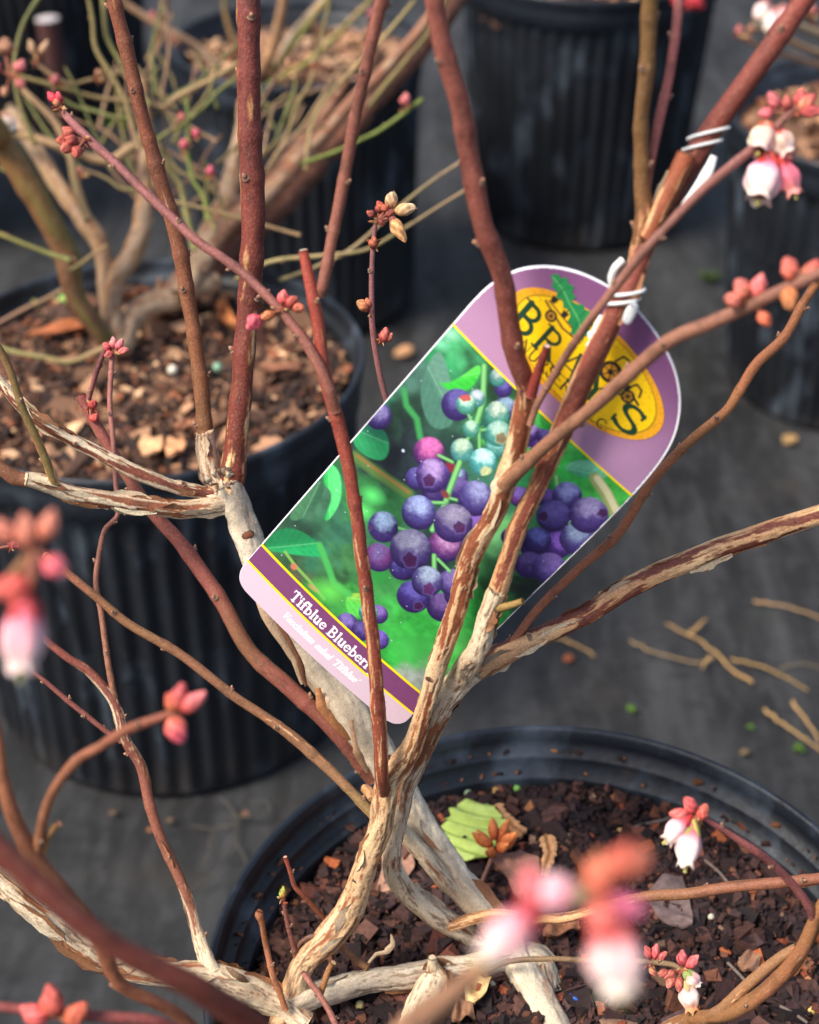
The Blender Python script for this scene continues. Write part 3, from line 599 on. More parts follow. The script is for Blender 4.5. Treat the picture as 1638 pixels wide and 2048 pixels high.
stem(bush, [(590,1905,.61,8),(600,1886,.608,10),(618,1874,.606,11),(645,1869,.606,10)], col=(120,86,72), peel=.1, name='twig')
stem(bush, [(640,1995,.6,12),(650,1960,.598,14),(660,1935,.597,13),(666,1925,.596,15)], col=(150,104,66), peel=.4, name='twig', cut=1)
# right hand thin stems
stem(bush, [(1000,1318,.564,22),(1019,1293,.563,20),(1077,1217,.562,20),(1158,1136,.557,20),(1236,1068,.552,22),(1306,962,.546,22),(1379,885,.542,23),(1449,825,.538,22),(1479,778,.536,24),(1512,727,.533,24),(1569,672,.53,23),(1604,610,.527,22),(1640,553,.523,22),(1700,465,.518,22)],
     col=(164,96,70), col2=(160,104,70), peel=.0, name='twig', buds=11, key='T1', green=.2)
stem(bush, [(1008,972,.508,36),(1030,948,.503,36),(1060,920,.497,34),(1099,885,.488,31),(1169,828,.475,31),(1249,760,.46,32),(1334,686,.445,33),(1419,648,.434,34),(1494,615,.424,32),(1570,578,.415,30),(1650,540,.407,28),(1720,505,.4,26)],
     col=(140,100,78), col2=(134,92,84), peel=[.15,.0,0], name='branch', buds=6, key='T2b')
stem(bush, [(1060,850,.492,16),(1074,810,.488,17),(1099,765,.482,18),(1139,700,.472,19),(1180,642,.463,20),(1219,590,.456,21),(1284,507,.449,22),(1339,450,.447,22),(1404,382,.446,23),(1464,330,.446,22),(1519,285,.446,20),(1559,247,.447,17),(1592,213,.448,12)],
     col=(140,100,84), col2=(122,76,78), peel=0, name='twig', buds=6, key='T3')
# lower right
stem(bush, [(1250,2120,.64,30),(1330,2062,.60,30),(1380,2040,.58,29),(1459,2028,.56,32),(1519,1992,.548,34),(1569,1948,.54,33),(1606,1898,.533,31),(1628,1848,.528,29),(1650,1805,.524,29),(1720,1720,.515,27)],
     col=(146,98,72), col2=(152,98,68), peel=[.9,.6,.12,.02,0], pale=PALE, name='branch', buds=4, key='RB2', green=.2, flakes=4)
stem(bush, [(1400,2042,.575,26),(1444,2018,.562,26),(1519,1948,.548,25),(1562,1914,.541,24),(1596,1893,.536,20)], col=(144,108,80), peel=.15, name='twig')
stem(bush, [(1629,1842,.528,22),(1619,1816,.524,20),(1589,1773,.519,19),(1544,1728,.513,19),(1504,1698,.508,19),(1459,1668,.504,15),(1419,1643,.5,12),(1398,1632,.498,9)], col=(132,78,80), col2=(146,82,84), peel=0, name='twig', buds=3, key='RB3')
stem(bush, [(960,1945,.625,14),(1019,1923,.618,14),(1099,1918,.612,13),(1169,1921,.602,13),(1284,1923,.588,13),(1344,1930,.581,13),(1366,1940,.578,9)], col=(126,104,78), col2=(120,100,78), peel=.04, name='twig', buds=4, key='RB4')
# out-of-focus stems close to the camera
stem(bush, [(720,2300,.578,68),(650,2200,.42,68),(500,2048,.36,62),(400,1981,.345,59),(300,1932,.337,55),(225,1886,.332,52),(150,1836,.328,52),(75,1770,.325,54),(0,1700,.322,56),(-90,1615,.32,58)], col=(106,52,44), peel=0, name='branch', step=.0015, key='FL1')
stem(bush, [(610,2260,.57,30),(430,2100,.49,28),(360,2030,.475,27),(310,2004,.468,28),(250,1975,.461,29),(225,1945,.457,32),(200,1883,.452,36),(175,1842,.448,38),(115,1775,.443,40),(65,1713,.438,40),(40,1666,.434,36),(20,1612,.43,34),(5,1548,.427,29),(-5,1470,.424,26),(-40,1330,.42,24)],
     col=(126,70,54), col2=(140,90,64), peel=.03, name='branch', buds=4, step=.001)
stem(bush, [(68,1722,.44,26),(75,1696,.437,26),(92,1615,.43,24),(118,1563,.424,23),(155,1519,.418,25),(200,1492,.412,22),(250,1462,.405,25),(290,1446,.4,22),(335,1430,.396,18),(352,1424,.394,13)], col=(138,94,68), col2=(140,82,68), peel=0, name='twig', buds=3, step=.001)
stem(bush, [(76,1738,.442,18),(90,1694,.438,15),(100,1668,.435,14),(117,1647,.432,15)], col=(146,108,70), peel=0, name='twig', cut=1, cutcol=(196,140,110), step=.001)
stem(bush, [(640,2300,.575,28),(450,2110,.45,26),(325,2045,.43,26),(200,2032,.424,26),(75,2022,.42,24),(0,2013,.418,22),(-80,2005,.415,22)], col=(122,62,62), peel=0, name='branch', step=.001)
stem(bush, [(780,2300,.577,60),(700,2220,.42,62),(790,2090,.33,62),(844,2036,.30,58),(919,1973,.272,46),(984,1922,.26,43),(1039,1878,.252,38),(1075,1835,.248,34),(1120,1800,.245,26),(1190,1790,.243,20)], col=(158,120,100), peel=0, name='branch', step=.0015)
stem(bush, [(500,2330,.575,30),(-60,2150,.48,30),(-260,1600,.40,30),(-130,1300,.36,30),(-60,1240,.335,30),(0,1180,.318,28),(45,1130,.308,28),(75,1090,.302,26)], col=(150,110,80), peel=0, name='twig', step=.001)
stem(bush, [(-60,1112,.6,8),(-10,1098,.598,8),(18,1092,.597,7)], col=(140,84,76), peel=0, name='twig')
# standing bark strips
def bark_strip(pts, wpx, col, name='loose_bark'):
    mb = MB(); Pw = np.array([P(*p) for p in pts]); n_ = 24
    tt = np.linspace(0, len(pts)-1, n_); X = np.stack([np.interp(tt, np.arange(len(pts)), Pw[:, k]) for k in range(3)], 1)
    T, Nn, B = frames(X); V = []
    for i in range(n_):
        q = i/(n_-1); wv = wpx*pts[0][2]/FPX*(math.sin(math.pi*(.08+.86*q))**.6)*(.7+.6*float(vnoise(q*5+wpx, 0, 0, 3)))
        for j in np.linspace(-1, 1, 5): V.append(X[i]+B[i]*wv*.5*j*(1+.25*float(vnoise(q*9, j*3+wpx, 0, 5))-.12)+Nn[i]*(0.22*wv*(1-j*j)))
    mb.add(V, grid_faces(n_, 5, False), lin(col)*rng.uniform(.8, 1.15, (n_*5, 1)))
    return mb.build(name, M_BARK, bush, bush.location)
bark_strip([(512,1190,.594),(530,1230,.594),(560,1275,.596),(590,1320,.6),(605,1368,.604)], 22, (172,142,112))
bark_strip([(540,1215,.59),(572,1270,.592),(598,1320,.596),(612,1372,.602)], 13, (112,72,48))
bark_strip([(636,1375,.6),(642,1410,.602),(668,1446,.606),(700,1480,.612)], 17, (168,112,70))
bark_strip([(640,1380,.604),(655,1400,.602),(650,1430,.604)], 13, (190,160,128))
bark_strip([(737,1926,.612),(752,1908,.612),(772,1904,.611),(786,1888,.61),(782,1868,.609)], 10, (168,142,112))
bark_strip([(452,1935,.6),(476,1952,.6),(498,1968,.604),(508,1976,.606)], 12, (120,92,68))
bark_strip([(702,1440,.61),(712,1500,.612),(735,1545,.618)], 14, (150,116,88))
for q in range(13):   # ragged papery bark around the node
    a_ = rng.uniform(0, 6.283); r0 = rng.uniform(5, 22); r1 = r0+rng.uniform(16, 34)
    x0, y0 = 440+r0*math.cos(a_)*1.1, 965+r0*math.sin(a_)*.8
    bark_strip([(x0, y0, .588), (440+(r0+r1)/2*math.cos(a_), 965+(r0+r1)/2*math.sin(a_)*.8, .583), (440+r1*math.cos(a_+.3), 962+r1*math.sin(a_+.3)*.7, .584)],
               rng.uniform(7, 15), [(196,176,146), (140,112,90), (176,140,104), (112,88,72)][q % 4])
# small dark stamped marks and knots on the pale trunk
def knot(key, px, py, size, c_in, c_out):
    X, R, T, o = STEMS[key]
    pr = np.array([[(p-CAM)@RT, (p-CAM)@UP, (p-CAM)@FWD] for p in X]); u_ = 819+FPX*pr[:, 0]/pr[:, 2]; v_ = 1024-FPX*pr[:, 1]/pr[:, 2]
    i = int(np.argmin((u_-px)**2+(v_-py)**2)); d_ = pr[i, 2]
    s_ = ((px-u_[i])*RT-(py-v_[i])*UP)*d_/FPX; s_ -= T[i]*(s_@T[i])
    nr = -FWD+T[i]*(T[i]@FWD); nr /= np.linalg.norm(nr); h = math.sqrt(max(R[i]**2-s_@s_, 1e-9)); c = X[i]+s_+nr*h; nrm = (s_+nr*h)/R[i]
    k = size*d_/FPX/2; mb = MB()
    V, F, cc = lathe(.5, 1, lambda t: np.sqrt(np.clip(1-t**2, 0, 1))+.01, lambda t, a: lin(c_out)*(1-sm(.5, .8, t))[:, None]+lin(c_in)*sm(.5, .8, t)[:, None], 3, .1, 8, 20)
    tt = T[i]; bb = np.cross(nrm, tt); V = c+k*(V[:, :1]*bb*1.0+V[:, 1:2]*tt*.7+V[:, 2:]*nrm*.6); mb.add(V, F, cc)
    mb.build('knot', M_BARK, o, bush.location)
knot('T2', 496, 1062, 26, (132, 78, 50), (84, 60, 46))
for q, (x, y) in enumerate([(690,1428),(694,1420),(700,1424),(704,1414),(708,1420),(713,1411),(699,1430)]): knot('T2', x, y, 6.5, (44, 40, 40), (50, 46, 44))
knot('S2', 860, 1350, 20, (70, 48, 38), (150, 108, 76)); knot('S2', 712, 1750, 14, (60, 44, 38), (170, 146, 116))
knot('RB', 1058, 1272, 20, (120, 92, 72), (176, 140, 104)); knot('RB', 1412, 1140, 16, (130, 100, 84), (150, 100, 76))

# flowers and buds of the front bush
WH = (232, 218, 208); CR = (228, 212, 186)
cluster(bush, 122, 216, .52, [('bud',-4,-4,26,18,118,.2,(196,140,80),(214,90,90)), ('bud',-10,-12,30,18,128,.2,(214,40,58),(236,60,80)), ('bud',-2,-12,26,16,100,.3,(206,44,58),(238,84,96))])
cluster(bush, 168, 282, .517, [('bud',-14,0,34,26,170,.6,BRD,SAL),('bud',-22,-10,30,24,140,.8,BRD,(206,100,76)),('bud',-26,8,30,25,215,.9,(170,60,48),(214,112,90)),('bud',-10,12,30,24,250,.7,BRD,(196,88,70)),('bud',-34,-2,26,22,185,.6,BRD,(200,96,70))])
cluster(bush, 560, 622, .506, [('bud',10,-12,36,24,30,.8,(196,54,50),(228,120,96)),('bud',4,-14,34,26,80,.9,(206,64,62),(238,110,104)),('bud',26,-8,30,22,-10,.8,(176,62,44),(220,130,90)),('bud',-12,4,40,20,205,.8,(196,112,56),(206,120,70)),('bud',-40,12,44,34,225,.9,(214,70,84),(232,96,112))], label='pink flower buds on the purple diagonal branch')
cluster(bush, 757, 440, .551, [('bud',0,-14,26,20,80,.6,(120,48,36),(170,70,46)),('bud',8,-20,24,18,120,.8,(140,56,36),(190,84,50)),('bud',14,-10,24,18,20,.9,(110,44,38),(160,76,54)),('bud',22,-4,22,16,-30,.8,(96,48,44),(150,90,70)),('bud',-8,-8,22,16,150,.7,(100,44,36),(160,72,50)),('bud',4,-2,20,16,-70,.8,(90,40,36),(150,70,50)),('bud',16,-22,20,13,60,.7,(120,50,36),(176,96,60)),('bud',12,-16,18,18,90,1.2,(150,60,36),(196,96,50)),('husk',22,-24,36,22,78,.4,(200,150,90),(236,214,160)),('husk',34,-16,46,22,12,.5,(206,160,96),(238,216,160)),('husk',28,-2,56,24,-62,.6,(214,168,100),(226,170,100))], label='dried straw coloured flowers at the tip of a thin purple twig')
cluster(bush, 747, 494, .554, [('bud',0,2,28,22,88,.8,(150,70,42),(186,100,58))], name='flower_bud_cluster')
cluster(bush, 742, 620, .561, [('bud',-6,0,34,24,140,.6,(160,64,44),(206,150,84)),('bud',-4,-6,22,16,105,.7,(176,70,50),(196,120,70))], name='flower_bud_cluster')
cluster(bush, 762, 682, .565, [('bud',6,2,36,25,82,.7,(176,60,50),(220,110,90)),('bud',10,0,24,18,50,.7,(150,60,44),(206,120,90))], name='flower_bud_cluster')
cluster(bush, 224, 700, .604, [('bud',4,-4,28,17,95,.5,SAL,(244,180,176)),('bud',10,-2,28,17,60,.6,PINK,(240,140,140)),('bud',-4,0,24,16,130,.5,CRM,(228,110,106)),('bud',14,4,26,16,15,.5,SAL,(236,130,130)),('bud',2,6,22,16,200,.6,(196,70,70),(230,120,110))])
cluster(bush, 178, 812, .609, [('bud',4,4,22,20,60,1,(190,44,44),(214,84,76)),('bud',6,30,22,21,50,1,(186,50,44),(210,90,76))], name='flower_bud_cluster')
cluster(bush, 20, 1092, .597, [('bud',0,0,22,18,20,.5,(196,44,60),(230,130,130)),('bud',4,-2,18,12,-10,.5,CRM,PINK)], name='flower_bud_cluster')
cluster(bush, 70, 1095, .302, [('bud',-10,0,85,52,100,.4,(206,116,82),(226,140,110)),('bud',20,-20,70,44,72,.4,(206,110,76),(220,140,112)),('bud',-40,-10,75,44,128,.4,(200,104,80),(224,140,112)),('bud',20,24,66,48,-35,.3,(214,80,90),(232,110,122)),('bud',-6,80,80,60,190,.5,(196,60,50),(226,100,84)),('bud',-30,96,70,54,150,.5,(206,70,60),(230,96,84)),('bell',-20,120,140,84,-92,.3,(222,96,130),(246,214,216),WH,(206,72,66))], label='blurred pink and white bell flower at the left edge')
cluster(bush, 350, 1424, .394, [('bud',2,-4,70,42,75,.4,(206,84,56),(228,96,100)),('bud',14,-4,72,40,38,.5,(214,70,60),(238,130,130)),('bud',2,-2,50,32,110,.5,(210,120,60),(222,90,70)),('bud',-4,10,68,46,-72,.4,(222,110,76),(232,76,110))], label='blurred pink bud pair at the tip of a twig at the lower left')
cluster(bush, 110, 2030, .42, [('bud',0,0,80,50,100,.4,(206,90,66),(226,96,84)),('bud',-16,10,70,44,150,.4,(214,80,70),(232,100,96)),('bud',24,14,70,44,40,.4,(206,100,60),(214,96,70))])
cluster(bush, 1190, 1795, .243, [('bud',37,-37,102,68,68,.4,(206,104,72),(214,84,62)),('bud',9,-9,102,65,90,.4,(214,88,66),(196,110,70)),('bud',28,9,94,53,-14,.4,(214,84,130),(226,120,150)),('bud',0,9,85,76,-60,.6,(206,90,76),(222,110,100)),('bell',31,64,136,105,-82,.5,(226,130,130),(244,206,208),WH,(206,72,66)),('bell',-37,-7,110,60,172,.3,(232,150,170),(246,206,214),(246,214,222),(206,200,140)),('bud',-110,9,94,65,115,.3,(206,84,84),(222,110,116)),('bell',-129,28,144,75,222,.5,(226,120,130),(242,184,192),WH,(200,60,66)),('bud',55,-55,85,60,40,.4,(200,106,70),(206,110,84))], label='large blurred pink and white flowers close up over the front pot')
cluster(bush, 1398, 1632, .498, [('bud',-10,-8,44,30,120,.4,(206,60,60),(226,100,96)),('bud',-22,0,46,30,170,.4,(206,70,66),(226,110,100)),('bud',0,4,40,26,60,.4,(214,84,70),(206,96,76)),('bell',-24,8,66,42,222,.5,(222,84,110),(244,196,204),WH,(206,64,60)),('bell',-16,22,86,50,-100,.6,(226,100,116),(244,214,216),WH,(196,180,90))], label='pink and white bell flowers hanging over the dark soil')
cluster(bush, 1300, 1924, .586, [('bud',0,-8,34,18,110,.5,CRM,SAL),('bud',8,-8,36,18,80,.5,(196,60,66),(226,110,104)),('bud',14,-4,32,16,40,.5,(206,70,70),(232,120,110)),('bud',0,10,26,14,-60,.5,(150,110,60),(206,110,96))])
cluster(bush, 1364, 1938, .578, [('bud',0,-8,40,24,90,.5,(190,56,62),(222,110,110)),('bud',10,-4,40,24,50,.6,(196,60,66),(226,120,116)),('bud',-12,6,34,20,200,.7,(160,70,50),(206,110,90)),('bud',-16,14,34,20,235,.8,(170,74,56),(214,120,96)),('bud',-6,16,34,20,265,.8,(176,80,60),(206,110,90)),('bud',-26,8,30,18,180,.7,(160,66,50),(206,104,84)),('bell',10,8,36,30,-50,.3,(170,196,120),(236,240,226),WH,(150,170,90)),('bell',10,32,56,38,-80,.7,(226,196,180),(240,230,220),(226,150,80),(206,180,120))], label='small cluster of reddish buds and one white bell over the soil')
cluster(bush, 1585, 220, .448, [('bud',-30,-4,44,26,120,.4,(206,90,90),(226,120,126)),('bud',-40,4,36,24,190,.4,(196,84,84),(220,110,116)),('bud',-14,-2,34,24,80,.5,(190,80,70),(206,100,84)),('bud',10,-4,52,30,35,.5,(206,130,84),(232,90,90)),('bud',16,0,52,28,-8,.5,(214,80,76),(226,104,100)),('bud',8,-8,46,26,70,.4,(206,76,70),(230,100,96))], label='salmon pink buds above the white bells at the right')
cluster(bush, 1540, 262, .449, [('bell',-8,-6,64,56,250,.9,(240,220,170),CR,WH,(206,96,70)),('bell',10,6,56,48,-60,.6,(236,214,170),CR,WH,(206,84,66)),('bud',0,40,44,40,250,.5,(196,70,52),(214,90,80)),('bud',14,44,44,30,-20,.5,(206,64,80),(222,90,110)),('bell',-4,64,88,74,-106,.4,(222,110,160),(244,206,214),WH,(206,72,60)),('bell',22,64,76,46,-68,.2,(226,84,110),(236,120,140),(230,150,140),(200,70,66))], label='white and pink bell flowers hanging at the upper right')
cluster(bush, 1500, 604, .422, [('bud',-6,-8,52,38,120,.4,(206,110,70),(226,120,110)),('bud',10,-10,56,36,75,.5,(206,84,70),(232,120,120)),('bud',-16,0,46,36,165,.4,(200,96,70),(226,130,110)),('bud',20,20,44,28,-60,.3,(196,90,56),(206,100,60))])
cluster(bush, 1590, 566, .413, [('bud',-4,-6,58,40,110,.4,(206,96,60),(222,110,96)),('bud',20,-4,56,38,60,.4,(206,110,70),(220,96,84)),('bud',-10,10,56,38,-95,.4,(206,120,60),(214,140,80)),('bud',50,-4,70,44,50,.4,(200,90,70),(214,100,90))])
cluster(bush, 566, 1798, .6, [('bud',0,-2,30,15,88,.3,(206,110,50),(140,190,60)),('bud',-2,-2,22,10,96,.4,(170,190,70),(120,180,50))], name='leaf_bud', label='green leaf bud opening at the tip of a small shoot')

# ------------------------------------------------------------------ white ties holding the tag
def tube(mb, X, r, col, sides=12, flat=1.0):
    X = np.asarray(X); T, Nn, B = frames(X); a = np.linspace(0, 2*np.pi, sides, endpoint=False)
    r = np.broadcast_to(r, (len(X),))
    V = (X[:, None]+r[:, None, None]*(Nn[:, None]*(flat*np.cos(a))[None, :, None]+B[:, None]*np.sin(a)[None, :, None])).reshape(-1, 3)
    mb.add(V, grid_faces(len(X), sides), lin(col))
def smooth_path(pts, n_=80):
    pts = np.asarray(pts, float); t = np.arange(len(pts)); tt = np.linspace(0, len(pts)-1, n_)
    out = np.stack([np.interp(tt, t, pts[:, k]) for k in range(pts.shape[1])], 1)
    for _ in range(int(n_/len(pts)*1.5)): out[1:-1] = (out[:-2]+2*out[1:-1]+out[2:])/4
    return out
def loop_on(key, px, py, turns, rad, pitch, tilt):
    X, R, T, o = STEMS[key]
    pr = np.stack([(X-CAM)@RT, (X-CAM)@UP, (X-CAM)@FWD], 1); u_ = 819+FPX*pr[:, 0]/pr[:, 2]; v_ = 1024-FPX*pr[:, 1]/pr[:, 2]
    i = int(np.argmin((u_-px)**2+(v_-py)**2)); t_ = T[i]; nr = -FWD+t_*(t_@FWD); nr /= np.linalg.norm(nr); b_ = np.cross(t_, nr)
    a = np.linspace(-1.2, turns*2*np.pi-1.2, int(40*turns))
    return np.array([X[i]+(R[i]+rad)*(nr*math.cos(q)+b_*math.sin(q)*1.05)+t_*(pitch*q/6.283+tilt*math.sin(q)) for q in a])
mb = MB(); tube(mb, loop_on('S4', 1404, 292, 1.75, .0009, .0042, .0034), .00052, (240,240,236))
tube(mb, [P(*p) for p in smooth_path([(1428,312,.4585),(1420,335,.459),(1404,365,.459),(1385,395,.459),(1362,425,.458),(1342,446,.4575)])], np.interp(np.linspace(0,1,80), [0,.3,.7,1], [.0010,.0017,.0016,.0004]), (236,234,222), flat=.35)
o = mb.build('plant_tie', M_TIE); tag(o, 'white tie looped round the cut end of a stem above the tag', 'tie')
mb = MB(); tube(mb, loop_on('S4', 1240, 598, 1.8, .0010, .0030, .0026), .00056, (240,240,238))
tube(mb, [P(*p) for p in smooth_path([(1262,606,.463),(1272,612,.463),(1266,628,.465),(1256,645,.467),(1250,640,.467),(1256,622,.466),(1264,612,.465)])], .0009, (236,236,232))
tube(mb, [P(*p) for p in smooth_path([(1246,520,.474),(1230,535,.474),(1222,555,.477),(1226,575,.479),(1238,592,.478)])], .0012, (242,242,240))
tube(mb, [P(*p) for p in smooth_path([(1205,632,.481),(1194,650,.482),(1190,665,.482),(1180,668,.482),(1186,680,.482),(1176,694,.482)])], .0010, (240,240,236))
o = mb.build('plant_tie', M_TIE); tag(o, 'white tie knotted through the top of the purple tag', 'tie')

# ------------------------------------------------------------------ the plant tag: a printed card
TW = 0.0813                                        # card width in metres
h1 = np.array([0.7263796, 0.68404207, 0.06677675]); h2 = np.array([0.57648865, -0.61657484, -0.53618682]); h3 = np.array([-0.67159251, 0.15602654, 7.00988817])
def cam2w(v): return v[..., :1]*RT - v[..., 1:2]*UP + v[..., 2:3]*FWD
TN = cam2w(np.cross(h1, h2)[None])[0]; TN = TN/np.linalg.norm(TN)
if TN@FWD > 0: TN = -TN
def card(x, y, off=0.0):
    """x, y in percent of the card's width"""
    x = np.asarray(x, float)/100; y = np.asarray(y, float)/100
    p = CAM + TW*cam2w(h3+x[..., None]*h1+y[..., None]*h2)
    return p + TN*(off + 0.0022*(1-((x-.5)/.5)**2) - 0.0012)[..., None]
Hm = np.stack([h1, h2, h3], 1); Hi = np.linalg.inv(Hm)
def art(px, py):
    q = Hi@np.array([(px-819)/FPX, (py-1024)/FPX, 1.0]); return q[:2]/q[2]*100
tc0 = card(np.array(50.), np.array(80.))
plant_tag = thing('plant_tag', tc0, 'purple nursery tag printed with blueberries and a yellow oval logo', 'plant tag')
# outline: rounded bottom corners, straight sides and a rounded top, as chains of x at height y
def chain(pts):
    p = np.array(pts, float)
    for _ in range(2): p = np.concatenate([p[:1], np.stack([p[:-1]*.75+p[1:]*.25, p[:-1]*.25+p[1:]*.75], 1).reshape(-1, 2), p[-1:]])
    return p
LCH = chain([(14,-25.8),(8,-25.6),(4,-24.6),(1.2,-22),(-0.4,-17.5),(-0.6,-12),(-0.6,60),(-0.6,150),(-0.7,160),(0,170),(2.8,180),(7.4,188),(14.3,195.2),(23.5,201.2),(36,205.6),(48,206.4)])
RCH = chain([(92,-25.4),(97,-25.2),(101,-24),(103.6,-20.5),(104.2,-16),(103.4,-10),(102.2,40),(101.2,120),(100.4,148),(99.0,162),(97.4,171),(94.3,180),(88.4,189.2),(80,197),(71,201.8),(60,205.2),(48,206.4)])
def span(y): return float(np.interp(y, LCH[:, 1], LCH[:, 0])), float(np.interp(y, RCH[:, 1], RCH[:, 0]))
def slab():
    rings = []; cen = 0
    V = []; F = []
    xs = np.linspace(0, 1, 25)
    ys = np.unique(np.concatenate([LCH[:, 1], RCH[:, 1], np.linspace(-25.4, 206.4, 60)])); ys = ys[(ys >= -25.4) & (ys <= 206.35)]; ys = ys[np.concatenate([[True], np.diff(ys) > .02])]
    A = np.array([[(a+(b-a)*x, y) for x in xs] for y in ys for a, b in [span(y)]]).reshape(-1, 2)
    m = len(A); V = np.concatenate([card(A[:, 0], A[:, 1], 0), card(A[:, 0], A[:, 1], -.0006)])
    g = grid_faces(len(ys), 25, False); F = [g, g[:, ::-1]+m]
    e = []
    for r in range(len(ys)-1):
        for c in (0, 24): e.append([r*25+c, (r+1)*25+c, (r+1)*25+c+m, r*25+c+m])
    for r in (0, len(ys)-1):
        for c in range(24): e.append([r*25+c, r*25+c+1, r*25+c+1+m, r*25+c+m])
    return V, F+[np.array(e)]
V, F = slab(); mk('card', V-tc0, F, M_CARD, plant_tag)

